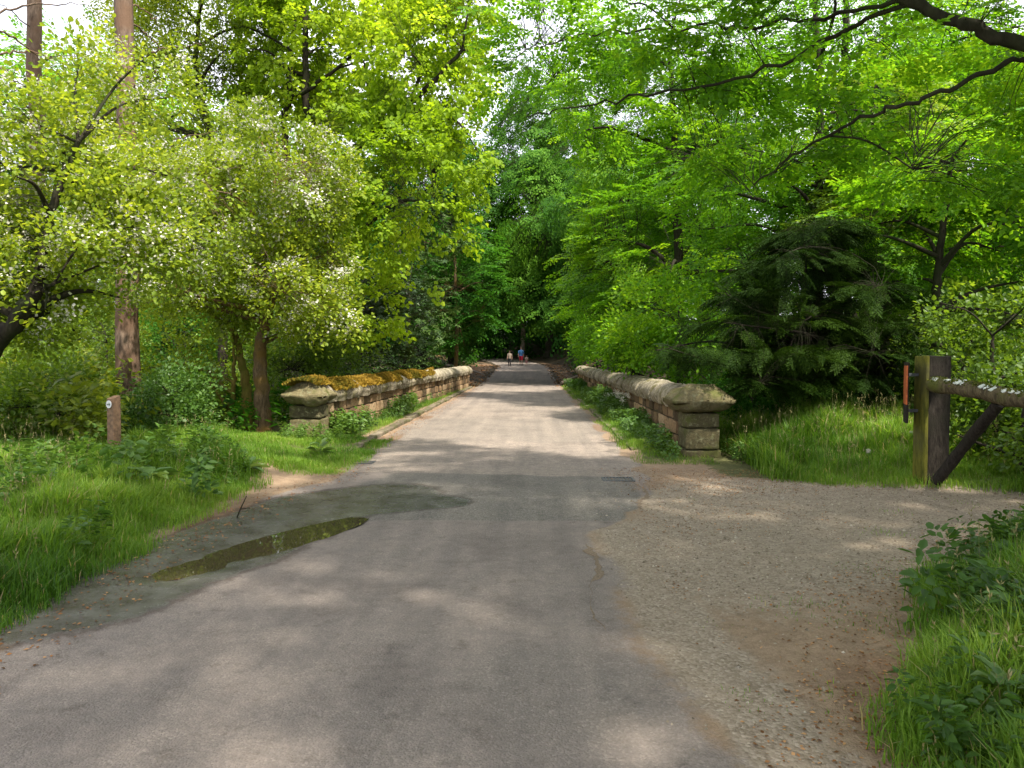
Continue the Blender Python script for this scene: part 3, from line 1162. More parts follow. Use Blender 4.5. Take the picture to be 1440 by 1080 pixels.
# ------------------------------------------------------------------ gate
M_gpost = bark_mat("weathered_post", (.013, .010, .008), (.042, .035, .028), (.022, .02, .014), 14, .5)
M_gmoss = bark_mat("green_post_face", (.06, .065, .012), (.17, .16, .025), (.08, .075, .03), 8, .4)
M_log = bark_mat("gate_log", (.04, .03, .018), (.16, .125, .07), (.10, .105, .025), 12, .7)
M_orange = simple_mat("orange_board", (.38, .085, .015), .7, 0, .3, 30, .3)
gx, gy = 4.80, 9.0
gz = H(gx, gy)
gp = thing("gate_post", "thick square wooden post with a yellow green mossy side at the gravel edge", "gate post", (gx, gy, gz))
yaw = R(2)
A = np.array([[math.cos(yaw), -math.sin(yaw), 0], [math.sin(yaw), math.cos(yaw), 0], [0, 0, 1]])
PH = 1.60
hh = PH - gz + .3
make_mesh("post", [block(np.array([gx, gy, PH - hh / 2]), (.27, .25, hh), np.random.RandomState(4), A, .02, .006, .5, block_tpl(10))], M_gpost, gp, True, (gx, gy, gz))
# the mossy plank on its left side
c = np.array([gx, gy, PH + .008 - hh / 2]) + A @ np.array([-.155, -.01, 0])
make_mesh("mossy_plank", [block(c, (.045, .26, hh), np.random.RandomState(5), A, .012, .006, .5, block_tpl(10))], M_gmoss, gp, True, (gx, gy, gz))
# notice board seen edge on, left of the post
bc = np.array([gx - .315, gy + .02, 1.17])
A2 = axes(.36, .93)
bd = make_mesh("notice_board", [box(bc, (.30, .035, .72), A2)], M_gpost, gp, False, (gx, gy, gz))
make_mesh("orange_panel", [box(bc + np.array([-.022, -.028, .09]), (.28, .022, .46), A2)], M_orange, bd, False, (gx, gy, gz))
for z_ in (.95, 1.38):
    make_mesh("bracket", [box(np.array([gx - .235, gy + .02, z_]), (.13, .03, .04))], M_iron, gp, False, (gx, gy, gz))

gt = thing("pole_gate", "open gate of one mossy lichen spotted log with a slanting brace below", "gate", (gx + .1, gy - .2, gz))
go_ = (gx + .1, gy - .2, gz)
rngg = np.random.RandomState(6)
P = smooth_path([W(1312, 541, 8.82), W(1370, 549, 8.1), W(1440, 563, 7.35), np.array([5.08, 5.7, 1.12])], 26)
P[:, 2] += rngg.normal(size=26) * .004
make_mesh("rail", tube(P, .085 + .008 * np.sin(np.arange(26)), 12, rngg, .06), M_log, gt, True, go_)
Pb = smooth_path([W(1316, 678, 8.75), W(1358, 625, 8.4), W(1406, 566, 7.75)], 12)
make_mesh("brace", tube(Pb, .062, 10, rngg, .05), M_gpost, gt, True, go_)
parts = []
for k in range(70):
    i = rngg.randint(0, 25)
    q = P[i] + (P[i + 1] - P[i]) * rngg.uniform()
    a_ = rngg.uniform(-1.0, .9)
    nrm_ = np.array([math.sin(a_) * -.8, -.25, math.cos(a_)])
    nrm_ /= np.linalg.norm(nrm_)
    rr = rngg.uniform(.012, .042)
    parts.append(block(q + nrm_ * .084, (rr * 2, rr * 1.7, .018), rngg, basis(np.array([[.2, 1, .1]]), nrm_[None])[0], .008, .008, .5, block_tpl(4)))
M_lich = simple_mat("lichen_white", (.60, .63, .58), .9, 0, .4, 60, .2)
tag(make_mesh("lichen", parts, M_lich, gt, True, go_), kind="stuff")
mp = []
s = rngg.uniform(0, 25, 1500)
i = s.astype(int).clip(0, 24)
q = P[i] + (P[i + 1] - P[i]) * (s - i)[:, None]
a_ = rngg.normal(size=1500) * .55
nn = np.stack([np.sin(a_), 0 * a_, np.cos(a_)], 1)
Lf = rngg.uniform(.015, .035, 1500)
M_gm = leaf_mat("rail_moss", (.05, .07, .01), (.10, .12, .02), (.18, .18, .04), (1, 1, 1), .1, .8, .1)
make_mesh("moss", [leaves(q + nn * .078, nn + rngg.normal(size=(1500, 3)) * .4, rngg.normal(size=(1500, 3)), Lf, Lf * .8, rngg, False)], M_gm, gt, False, go_)

# ------------------------------------------------------------------ trees
def crown_points(blobs, n, rng, clump=1.1, thr=-.25, shell=.5, layer=0.0):
    vols = np.array([b[1][0] * b[1][1] * b[1][2] for b in blobs]) ** .8
    pr = vols / vols.sum()
    out, cen = [], []
    tries = 0
    while sum(map(len, out)) < n and tries < 60:
        tries += 1
        k = rng.choice(len(blobs), n, p=pr)
        c = np.array([blobs[i][0] for i in k])
        r = np.array([blobs[i][1] for i in k])
        d = rng.normal(size=(n, 3))
        d /= np.linalg.norm(d, axis=1)[:, None]
        rad = rng.uniform(0, 1, n) ** (1 / (3 + 4 * shell))
        wob = 1 + .22 * nz(d * 1.3 + c, 1.2, 5)
        P_ = c + d * r * (rad * wob)[:, None]
        g = nz(P_, clump, 2)
        keep = g > thr
        if layer:
            ph = P_[:, 2] / layer + .5 * nz(P_ * [1, 1, 0], .35, 6)
            keep &= (np.abs((ph % 1) - .5) < .27 + .1 * rng.uniform(size=n))
        out.append(P_[keep])
        cen.append(c[keep])
    return np.concatenate(out)[:n], np.concatenate(cen)[:n]


def tree(name, label, cat, path, r0, r1, blobs, kind, leaf, bark, n, scale, seed, group=None, limbs=9, hi=True, droop=.15,
         clump=1.1, thr=-.25, shell=.5, layer=0.0, extra=(), flowers=0, attach=(.35, 1.0), upm=1.0, base_xy=None, limb_r=.5, minz=.15, twig_r=.012, deadwood=0, flip=0.0):
    rng = np.random.RandomState(seed)
    path = [np.asarray(p, float) for p in path]
    bx, by = path[0][0], path[0][1]
    bz = H(bx, by)
    path[0] = np.array([bx, by, bz - .15])
    root = thing(name, label, cat, (bx, by, bz), group)
    og = (bx, by, bz)
    TP = smooth_path(path, 6 + 5 * len(path))
    TP[1:-1] += rng.normal(size=(len(TP) - 2, 3)) * r0 * .10
    tt = np.linspace(0, 1, len(TP))
    rad = r0 * (1 - tt) + r1 * tt
    rad = rad * (1 + .45 * np.exp(-tt * 22))
    bp = tube(TP, rad, 12 if r0 > .08 else 8, rng, .05)
    nodes, nrad = [TP[int(len(TP) * attach[0]):]], [rad[int(len(TP) * attach[0]):]]
    for e in extra:
        EP = smooth_path(e[0], 4 + 5 * len(e[0]))
        EP[1:-1] += rng.normal(size=(len(EP) - 2, 3)) * .02
        er = np.linspace(e[1], e[2], len(EP))
        bp += tube(EP, er, 8, rng, .05)
        nodes.append(EP)
        nrad.append(er)
    P_ = None
    if n:
        P_, C_ = crown_points(blobs, n, rng, clump, thr, shell, layer)
        gz_ = hgt(P_[:, 0], P_[:, 1])
        m = P_[:, 2] > gz_ + minz
        yy = P_[:, 1]
        lw_ = np.interp(yy, [13.5, 37.5], [-4.0, -3.3]) - .45
        inside = (P_[:, 0] > lw_ - scale * .55) & (P_[:, 0] < 3.15 + scale * .5) & (yy > 11) & (yy < 42)
        m &= ~(inside & (P_[:, 2] < 1.3 + scale * .3))
        inside = (P_[:, 0] > Ledge(yy) - .6) & (P_[:, 0] < Redge(yy) + .6) & (yy > 9)
        m &= ~(inside & (P_[:, 2] < gz_ + 2.9 + scale * .4))
        P_, C_ = P_[m], C_[m]
        # limbs to well spread anchors
        if limbs:
            idx = [rng.randint(len(P_))]
            dist = np.linalg.norm(P_ - P_[idx[0]], axis=1)
            for _ in range(limbs - 1):
                k = int(np.argmax(dist))
                idx.append(k)
                dist = np.minimum(dist, np.linalg.norm(P_ - P_[k], axis=1))
            for k in idx:
                tgt = P_[k]
                allN = np.concatenate(nodes[:1 + len(extra)])
                allR = np.concatenate(nrad[:1 + len(extra)])
                dd = np.linalg.norm((allN - tgt) * [1, 1, 1.0] , axis=1) + np.clip(allN[:, 2] - tgt[2] + .25 * np.hypot(*(allN - tgt)[:, :2].T), 0, None) * 1.5
                j = int(np.argmin(dd))
                s0 = allN[j]
                mid = (s0 + tgt) / 2 + rng.normal(size=3) * np.linalg.norm(tgt - s0) * .08 + [0, 0, np.linalg.norm(tgt - s0) * .10]
                LP = smooth_path([s0, mid, tgt], 11)
                lr = np.linspace(min(allR[j] * .75, r0 * limb_r), .008, 11)
                bp += tube(LP, lr, 6, rng, .06)
                nodes.append(LP)
                nrad.append(lr)
        allN = np.concatenate(nodes)
        # nearest branch node for each spray
        near = np.empty((len(P_), 3))
        for s in range(0, len(P_), 400):
            D = ((P_[s:s + 400, None] - allN[None]) ** 2).sum(-1)
            near[s:s + 400] = allN[np.argmin(D, 1)]
        outd = (P_ - near)
        ln = np.linalg.norm(outd, axis=1)[:, None]
        cd = P_ - C_
        d = outd / (ln + 1e-6) + .5 * cd / (np.linalg.norm(cd, axis=1)[:, None] + 1e-6) + rng.normal(size=P_.shape) * .35
        d[:, 2] = d[:, 2] * .45 - droop
        up = np.array([[0, 0, 1.0]]) * upm + rng.normal(size=P_.shape) * .28
        sca = scale * rng.uniform(.65, 1.25, len(P_))
        sel = rng.uniform(size=len(P_)) < .75
        tl_ = np.minimum(1, scale * 1.5 / (ln + 1e-6))
        near = P_ + (near - P_) * tl_ + rng.normal(size=P_.shape) * .06 * (tl_ < 1)
        ln = ln * tl_
        tw = [twigs(near[sel], P_[sel] + d[sel] / np.linalg.norm(d[sel], axis=1)[:, None] * sca[sel][:, None] * .5, np.clip(ln[sel, 0] * .008, .003, twig_r), rng)]
        make_mesh("trunk", bp + tw, BM[bark], root, True, og)
        cr = place(kind, P_, d, up, sca, rng, hi)
        make_mesh("crown", cr, LM[leaf], root, False, og)
        if flowers:
            f = rng.choice(len(P_), int(len(P_) * flowers))
            make_mesh("blossom", place('flower', P_[f] + [0, 0, .03], d[f], up[f], sca[f] * .88, rng), LM['white'], root, False, og)
    else:
        make_mesh("trunk", bp, BM[bark], root, True, og)
    return root


def Bl(px, py, Y, rx, ry, dy):
    """ellipsoid of foliage: picture centre and half sizes in px at depth Y, half depth in metres"""
    c = W(px, py, Y)
    return (c, np.array([rx * Y / F, dy, ry * Y / F]))


G0 = lambda px, Y: np.array([W(px, 600, Y)[0], Y, 0])

# --- left: pines
pines = [(184, 14.0, .20, "tall straight pine with reddish lit bark rising behind the waymark post", 24),
         (62, 21, .25, "tall pine trunk standing second from the left edge, bare against the sky", 25),
         (-4, 13.5, .17, "pine trunk cut by the left edge of the view", 23)]
for k, (px, Y, r, lb, h_) in enumerate(pines):
    b0 = G0(px, Y)
    tp = W(px + (6 if k == 0 else 0), 300, Y)
    b1 = np.array([b0[0] + .0, Y + .15, h_])
    rg = np.random.RandomState(50 + k)
    dead = []
    for j in range(14):
        z_ = rg.uniform(3.5, 13)
        a_ = rg.uniform(0, 6.28)
        l_ = rg.uniform(.7, 2.6)
        s0 = b0 * (1 - z_ / h_) + b1 * (z_ / h_)
        s0[2] = z_
        e = s0 + np.array([math.cos(a_) * l_, math.sin(a_) * l_, rg.uniform(-.3, .5)])
        dead.append(([s0, (s0 + e) / 2 + [0, 0, .12], e], .022, .005))
    tree("pine_tree", lb, "pine tree", [b0, [b0[0] * .5 + b1[0] * .5, Y, h_ * .5], b1], r, r * .45,
         [(np.array([b1[0], Y, h_ - 3]), np.array([2.8, 2.8, 4.0]))], 'yew', 'rhodo', 'pine', 260, 1.1, 60 + k, "tall pines on the left", limbs=10, hi=False,
         attach=(.6, 1), extra=dead)

# --- left: blossoming hawthorns
tree("hawthorn_tree", "white blossomed hawthorn at the left edge with a dark leaning trunk", "hawthorn tree",
     [G0(-85, 9.2), W(-20, 510, 9.1), W(30, 440, 9.0), W(52, 400, 9.0), W(70, 300, 9.0), W(110, 200, 9.1)], .14, .03,
     [Bl(90, 330, 9.4, 130, 110, 1.3), Bl(60, 210, 9.6, 100, 80, 1.2), Bl(180, 260, 10, 80, 70, 1.0), Bl(225, 350, 9.8, 60, 50, .9), Bl(20, 380, 9.5, 110, 70, 1.2), Bl(190, 110, 10.5, 70, 55, 1),Bl(60, 440, 10, 60, 50, .8)],
     'cluster', 'haw', 'dark', 1000, .40, 71, "blossoming hawthorns on the left", limbs=16, thr=-.05, clump=1.7, flowers=.8, shell=.1,
     extra=[([W(45, 412, 9.0), W(62, 408, 8.9), W(75, 400, 8.7)], .05, .02)])
tree("hawthorn_tree", "white blossomed hawthorn with a forked brown trunk just left of the mossy wall", "hawthorn tree",
     [G0(372, 15), W(368, 545, 15), W(366, 490, 15), W(376, 440, 15), W(372, 380, 15), W(385, 250, 15)], .17, .04,
     [Bl(350, 290, 15, 120, 95, 1.7), Bl(420, 260, 14.5, 70, 70, 1.3), Bl(300, 370, 14.5, 95, 75, 1.5), Bl(400, 380, 14.5, 85, 60, 1.3), Bl(255, 300, 15.5, 70, 80, 1.3), Bl(340, 200, 15.5, 80, 50, 1.3), Bl(440, 445, 15, 60, 40, 1)],
     'cluster', 'haw', 'haw', 1600, .48, 72, "blossoming hawthorns on the left", limbs=18, thr=-.1, clump=1.4, flowers=.85, shell=.1)
tree("small_tree", "small tree with a yellow mossy stem close left of the forked hawthorn", "tree",
     [G0(346, 15.6), W(347, 560, 15.6), W(340, 510, 15.6), W(322, 450, 15.6), W(300, 400, 15.6)], .13, .03,
     [Bl(270, 460, 15.6, 80, 55, 1.2), Bl(310, 420, 16, 60, 50, 1.2), Bl(230, 520, 15.6, 40, 40, .9)],
     'cluster', 'haw', 'moss', 260, .45, 73, limbs=10, thr=-.1,
     extra=[([G0(322, 15.5) + [0, 0, .2], W(326, 560, 15.5), W(330, 520, 15.5), W(326, 470, 15.5)], .07, .02)])

# --- maple, yellow green
tree("maple_tree", "large maple with bright yellow green leaves spreading behind the mossy left wall", "maple tree",
     [G0(462, 20), W(450, 520, 20), W(428, 420, 20), W(424, 330, 20), W(440, 260, 20), W(430, 120, 20), W(430, -60, 20)], .24, .06,
     [Bl(590, 110, 18.5, 95, 95, 2.4), Bl(480, 70, 20, 110, 90, 2.4), Bl(630, 20, 19, 60, 80, 2), Bl(600, 235, 17.5, 85, 60, 2), Bl(560, 300, 17, 85, 50, 1.8), Bl(500, 370, 17, 80, 50, 1.6),
      Bl(430, 150, 21, 90, 70, 2), Bl(520, 190, 18, 90, 60, 2), Bl(560, 400, 17.5, 45, 30, 1), Bl(500, 440, 18, 75, 35, 1.4), Bl(380, 60, 21, 80, 80, 2), Bl(520, -60, 20, 190, 80, 3)],
     'maple', 'maple', 'dark', 2700, .52, 74, limbs=26, thr=-.12, clump=1.0, shell=.2, droop=.25,
     extra=[([W(425, 335, 20), W(485, 228, 19.3), W(545, 170, 18.8), W(592, 132, 18.4), W(650, 70, 18)], .15, .04),
            ([W(424, 320, 20), W(405, 230, 20), W(402, 150, 19.8), W(440, 122, 19.5), W(500, 75, 19)], .12, .03),
            ([W(545, 172, 18.8), W(520, 130, 18.6), W(508, 80, 18.6)], .07, .02),
            ([W(405, 150, 19.8), W(412, 60, 19.6), W(420, -30, 19.5)], .08, .02)])
tree("ash_tree", "slim tree with a dark forking stem against the sky, left of the maple", "tree",
     [G0(312, 20), W(310, 300, 20), W(290, 170, 20), W(276, 100, 20), W(280, 20, 20), W(284, -80, 20)], .13, .03,
     [Bl(240, 60, 20, 70, 60, 1.6), Bl(310, 90, 20, 60, 50, 1.6), Bl(290, 10, 20, 90, 50, 1.8), Bl(200, 20, 20, 60, 50, 1.5), Bl(330, 200, 20.5, 60, 50, 1.5), Bl(150, 170, 20.5, 70, 40, 1.5)],
     'cluster', 'haw', 'dark', 1100, .45, 75, limbs=14, thr=-.05, clump=1.3,
     extra=[([W(292, 178, 20), W(265, 120, 20), W(268, 60, 19.8)], .06, .02)])

# --- evergreen shrubs behind the left wall
shr = [("evergreen_shrub", "dark evergreen shrub over the far end of the mossy wall", [Bl(575, 430, 31, 55, 65, 1.8), Bl(635, 380, 44, 50, 60, 2.2), Bl(640, 450, 43, 38, 50, 2.0), Bl(600, 330, 36, 45, 50, 2)], (565, 31), 760, .75, 'rhodo'),
       ("evergreen_shrub", "dark evergreen shrub behind the middle of the mossy wall", [Bl(505, 470, 22, 60, 50, 1.7), Bl(540, 420, 24, 60, 50, 1.7), Bl(500, 440, 23, 50, 40, 1.5)], (535, 23), 520, .65, 'rhodo'),
       ("leafy_shrub", "green shrub behind the near pier of the mossy wall", [Bl(450, 480, 19, 55, 55, 1.4), Bl(420, 520, 18, 50, 45, 1.2)], (440, 19), 420, .5, 'bush')]
for k, (nm, lb, bl, (px, Y), n, s_, lf) in enumerate(shr):
    g = G0(px, Y)
    tree(nm, lb, "shrub", [g, bl[0][0] - [0, 0, .4], bl[0][0] + [0, 0, .8]], .09, .03, bl + [(np.array([g[0], Y, H(g[0], Y) + .9]), np.array([1.6, 1.2, 1.1]))],
         'rhodo' if lf == 'rhodo' else 'cluster', lf, 'dark', n, s_, 80 + k, limbs=8, thr=-.3, shell=.6, hi=False)

# undergrowth bushes on the left, each its own
ub = [(20, 530, 12.5, 60, 60, 'bush', "low leafy bush at the left edge behind the grass"),
      (92, 535, 14.8, 34, 45, 'ylw', "yellow green bush behind the waymark post"),
      (60, 480, 14.5, 80, 50, 'bush', "taller green bush under the leaning hawthorn"),
      (150, 500, 19, 60, 60, 'bush', "bush left of the lit pine trunk"),
      (258, 555, 16, 45, 40, 'bush', "low bush just right of the lit pine trunk"),
      (285, 560, 17.5, 50, 40, 'haw', "low bush left of the yellow mossy stem"),
      (260, 470, 21, 70, 60, 'beechd', "dark green bush in the gap right of the pine"),
      (75, 575, 11.2, 34, 24, 'bush', "small green bush left of the waymark post"),
      (244, 590, 13.0, 28, 22, 'weed', "small low bush right of the waymark post"),
      (330, 520, 20, 60, 60, 'bush', "bush behind the two hawthorn stems"),
      (400, 470, 24, 70, 80, 'bush', "tall bush behind the forked hawthorn trunk")]
for k, (px, py, Y, rx, ry, lf, lb) in enumerate(ub):
    g = G0(px, Y)
    b_ = Bl(px, py, Y, rx, ry, 1.1)
    tree("bush", lb, "bush", [g, b_[0], b_[0] + [0, 0, .3]], .05, .02, [b_, (np.array([g[0], Y, H(g[0], Y) + .5]), np.array([rx * Y / F, .9, .6]))], 'cluster', lf, 'dark', 240, .42, 100 + k,
         "undergrowth bushes on the left bank", limbs=7, thr=-.4, shell=.5, hi=False)

# --- centre: dark beeches over the road beyond the bridge
tree("beech_tree", "large dark beech drooping over the road at the right beyond the bridge", "beech tree",
     [np.array([6.2, 50, 0]), [6.0, 50, 4], [5.6, 50, 9], [5.2, 50, 15]], .42, .12,
     [Bl(770, 300, 47, 70, 110, 3.4), Bl(800, 230, 48, 75, 60, 3.6), Bl(730, 390, 45, 42, 45, 2.4), Bl(800, 390, 44, 55, 50, 2.6), Bl(700, 260, 50, 35, 70, 2.6), Bl(860, 260, 48, 60, 90, 3), Bl(775, 440, 43, 50, 22, 2), Bl(735, 235, 50, 60, 95, 3), Bl(770, 150, 50, 65, 60, 3), Bl(712, 340, 48, 45, 60, 2.5),(np.array([3.6, 40, 9.8]), np.array([2.8, 4, 1.8])), (np.array([3.8, 49, 10.8]), np.array([3.2, 5, 2.2])), (np.array([3.6, 60, 11.5]), np.array([4, 6, 2.5])), (np.array([1.5,46,8.5]),np.array([3.5,5,2.0])),(np.array([2.5,56,10]),np.array([4.5,5,2.5])),(np.array([4.5,42,8.5]),np.array([3,3.5,2.5]))],
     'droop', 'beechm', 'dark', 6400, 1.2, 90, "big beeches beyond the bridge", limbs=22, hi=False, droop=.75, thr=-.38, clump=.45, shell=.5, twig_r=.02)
tree("beech_tree", "dark beech at the left of the road beyond the far end of the mossy wall", "beech tree",
     [np.array([-7.0, 47, 0]), [-6.8, 47, 5], [-6.2, 47, 10], [-6.0, 47, 15]], .4, .12,
     [Bl(640, 300, 46, 45, 90, 3), Bl(600, 240, 48, 60, 80, 3), Bl(665, 400, 45, 35, 45, 2.4), Bl(630, 440, 42, 40, 35, 2)],
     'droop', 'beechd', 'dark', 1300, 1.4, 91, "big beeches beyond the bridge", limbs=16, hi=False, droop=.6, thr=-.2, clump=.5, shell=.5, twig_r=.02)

# --- right: overhanging beech whose limbs cross the top right of the view
bt = np.array([7.3, 6.6, 0])
L1 = [np.array([7.25, 6.6, 3.6]), W(1560, 110, 6.5), W(1440, 66, 6.5), W(1345, 32, 6.7), W(1262, -4, 6.9), W(1180, -60, 7.1)]
B1 = [W(1285, 4, 6.85), W(1180, 48, 7.4), W(1050, 108, 8.0), W(900, 134, 9.2), W(810, 150, 10), W(740, 165, 10.6)]
B2 = [W(1500, 55, 6.6), W(1400, 98, 6.6), W(1300, 138, 6.8), W(1215, 165, 7.2), W(1120, 215, 7.8), W(1060, 260, 8.3)]
B3 = [W(1262, 0, 6.9), W(1120, 30, 7.8), W(980, 40, 8.6), W(820, 50, 9.4), W(740, 70, 10)]
tree("beech_tree", "beech reaching in from the right edge, its dark limbs crossing the top of the view", "beech tree",
     [bt, [7.3, 6.6, 3], [7.2, 6.6, 6], [7.0, 6.5, 10], [6.9, 6.4, 13]], .3, .1,
     [Bl(1100, 40, 8.2, 170, 75, 1.3), Bl(900, 100, 9.4, 130, 60, 1.3), Bl(790, 90, 10, 80, 65, 1.0), Bl(1330, 60, 7.4, 140, 90, 1.2), Bl(1250, 190, 7.8, 130, 55, 1.0), Bl(1080, 190, 8.6, 120, 50, 1.0),
      Bl(1400, 220, 7.6, 80, 80, .9), Bl(770, 20, 10.5, 60, 80, 1.0), (np.array([4.5, 4.5, 7.2]), np.array([4.2, 3.6, 1.8])), (np.array([1.5, 6.5, 7.6]), np.array([2.6, 2.8, 1.0])), (np.array([6, 1, 7.4]), np.array([3, 3, 1.8])), (np.array([1.5, 1.5, 7.6]), np.array([3.2, 2.8, 1.2])), (np.array([-1.6, 3.2, 8.0]), np.array([2.2, 2.6, 1.0])), (np.array([2.6, 1.8, 8.7]), np.array([3.4, 2.4, .8])), (np.array([1.2, 3.2, 8.2]), np.array([2.6, 2.0, .9])), (np.array([3.5, -2.0, 7.6]), np.array([3.5, 2.5, 1.3]))],  # blobs given in metres: unseen overhead canopy added to shade the near road
     'beech', 'beech', 'beech', 7600, .50, 92, limbs=30, thr=-.2, clump=1.0, shell=.1, layer=.45, droop=.12,
     extra=[(L1, .078, .035), (B1, .024, .008), (B2, .028, .009), (B3, .022, .006),
            ([L1[0], [5.2, 5.6, 6.2], [3.2, 5.2, 7.2], [1.2, 5.6, 7.8]], .12, .03), ([L1[0], [5.6, 3.6, 6.4], [3.0, 1.8, 7.3], [.5, 2.0, 7.8], [-1.8, 3.0, 8.1]], .11, .03)])

# --- right: middle distance trees
mid = [
    ("slim tree in the wood with a dark stem high above the cap stone pier", [G0(1150, 17), W(1150, 400, 17), W(1152, 120, 17), W(1140, -60, 17)], .14, [Bl(1130, 150, 17, 130, 90, 2), Bl(1050, 250, 17, 100, 70, 1.8), Bl(1180, 40, 17, 130, 80, 2)], 'beech', 800),
    ("slim dark stemmed tree right of centre above the dark conifer", [G0(1180, 18.5), W(1178, 400, 18.5), W(1180, 200, 18.5), W(1190, 40, 18.5), W(1190, -40, 18.5)], .16, [Bl(1210, 240, 18.5, 110, 80, 2), Bl(1280, 130, 19, 120, 80, 2), Bl(1120, 320, 18, 90, 50, 1.5)], 'beech', 700),
    ("thin twin stemmed tree above the right part of the dark conifer", [G0(1216, 16), W(1215, 420, 16), W(1216, 300, 16), W(1222, 220, 16), W(1232, 120, 16)], .11, [Bl(1260, 260, 16, 90, 60, 1.4), Bl(1180, 330, 16, 70, 40, 1.2), Bl(1230, 170, 16, 90, 50, 1.4)], 'bush', 500),
    ("tree with a straight brown stem between the conifer and the gate post", [G0(1246, 22), W(1245, 400, 22), W(1244, 200, 22), W(1244, 0, 22)], .17, [Bl(1300, 330, 22, 110, 80, 2.2), Bl(1380, 200, 22, 110, 110, 2.2), Bl(1260, 60, 22, 130, 90, 2.5), Bl(1400, 40, 22, 110, 100, 2.5)], 'beech', 1200),
    ("tree with a dark stem standing just above the gate post", [G0(1322, 13.5), W(1320, 460, 13.5), W(1318, 400, 13.5), W(1328, 300, 13.5), W(1340, 220, 13.5)], .11, [Bl(1390, 330, 13.5, 100, 90, 1.4), Bl(1280, 300, 13.5, 80, 50, 1.2), Bl(1350, 230, 13.5, 120, 50, 1.4), Bl(1400, 440, 13, 70, 60, 1.0)], 'beech', 760),
    ("bright green tree over the middle of the right bridge wall", [G0(960, 24), W(955, 400, 24), W(950, 200, 24), W(940, 60, 24)], .2, [Bl(940, 300, 23, 110, 90, 2.2), Bl(990, 180, 24, 130, 90, 2.4), Bl(900, 210, 25, 80, 80, 2.2), Bl(1010, 360, 21, 90, 60, 1.8), Bl(960, 60, 25, 130, 90, 2.4), Bl(850, 130, 26, 60, 70, 2)], 'beech', 1700),
    ("fresh green tree leaning out over the far part of the right bridge wall", [G0(895, 29), W(890, 430, 29), W(880, 330, 29), W(870, 250, 29)], .2, [Bl(855, 370, 27, 70, 55, 2), Bl(890, 450, 25, 65, 50, 1.8), Bl(835, 450, 30, 45, 40, 1.6), Bl(900, 330, 27, 70, 60, 2)], 'beech', 1000),
]
for k, (lb, pth, r, bl, lf, n) in enumerate(mid):
    tree("woodland_tree", lb, "tree", pth, r, r * .3, bl, 'beech', lf, 'dark', n, .62 if pth[0][1] < 20 else .8, 120 + k, "woodland trees on the right", limbs=14,
         hi=pth[0][1] < 17, thr=-.2, clump=.8, shell=.3, layer=.7 if k % 2 else 0, droop=.2)

# light shrubs over the right wall
rs = [(890, 490, 20, 55, 35, 'beech', "light green shrub leaning on the coping of the right wall"),
      (955, 450, 18, 70, 55, 'beech', "green shrub between the right wall and the dark conifer"),
      (840, 490, 33, 28, 40, 'beech', "shrub at the far end of the right wall"),
      (1395, 500, 11.5, 85, 85, 'bush', "glossy leaved bush behind the gate rail"),
      (1330, 560, 14, 60, 50, 'bush', "bush behind the gate post"),
      (1440, 600, 9.2, 60, 45, 'bush', "low bush under the gate rail at the right edge"),
      (1060, 560, 15.5, 70, 40, 'beechd', "low dark bush under the conifer"),
      (1160, 560, 16, 80, 40, 'beechd', "shaded bush in the gloom below the conifer")]
for k, (px, py, Y, rx, ry, lf, lb) in enumerate(rs):
    g = G0(px, Y)
    b_ = Bl(px, py, Y, rx, ry, 1.2)
    tree("bush", lb, "bush", [g, b_[0] - [0, 0, .2], b_[0] + [0, 0, .3]], .06, .02, [b_, (np.array([g[0], Y, H(g[0], Y) + .7]), np.array([rx * Y / F * .9, 1.0, .8]))], 'cluster', lf, 'dark', 380 if k < 4 else 260,
         .45 if Y < 16 else .6, 140 + k, "bushes on the right", limbs=8, thr=-.3, shell=.5, hi=Y < 15, minz=.3)

# --- dark conifer
rngc = np.random.RandomState(9)
cb = []
for (py, x0, x1, Y) in ((330, 1060, 1190, 13.4), (375, 1010, 1240, 13.2), (415, 985, 1275, 13.0), (455, 950, 1300, 13.0), (495, 915, 1310, 12.8), (530, 930, 1290, 12.9)):
    x0 += 35
    cb.append(Bl((x0 + x1) / 2, py, Y, (x1 - x0) / 2, 15, 1.5))
tree("conifer_tree", "low spreading dark conifer behind the right pier", "conifer tree",
     [G0(1243, 13.2), W(1236, 540, 13.2), W(1222, 490, 13.2), W(1190, 430, 13.3), W(1150, 370, 13.3), W(1130, 325, 13.3)], .16, .04,
     cb, 'yew', 'yew', 'dark', 2600, .48, 95, limbs=30, thr=-.35, clump=1.2, shell=.05, droop=.16, hi=False, attach=(.2, 1),
     extra=[([G0(1140, 13.6), W(1138, 540, 13.6), W(1136, 460, 13.5), W(1130, 380, 13.4)], .08, .03)])

# --- trees in the far wood: three kinds built once, then copied
def proto(seed, kind, leaf, h_, r, n, s_):
    rg = np.random.RandomState(seed)
    bl = []
    for k in range(8):
        a_ = rg.uniform(0, 6.28)
        z_ = h_ * rg.uniform(.28, .92)
        rr = r * (1.15 - z_ / h_ * .6)
        bl.append((np.array([500 + math.cos(a_) * rr * .55, -500 + math.sin(a_) * rr * .55, z_]), np.array([rr * .6, rr * .6, h_ * .12])))
    return bl


_H = H
def copy_tree(o, loc, rz, s, label):
    c = o.copy()
    col.objects.link(c)
    c.location = loc
    c.rotation_euler = (0, 0, rz)
    c.scale = (s, s, s * 1.0)
    c["label"] = label
    for ch in list(o.children):
        q = ch.copy()
        col.objects.link(q)
        q.parent = c
    return c


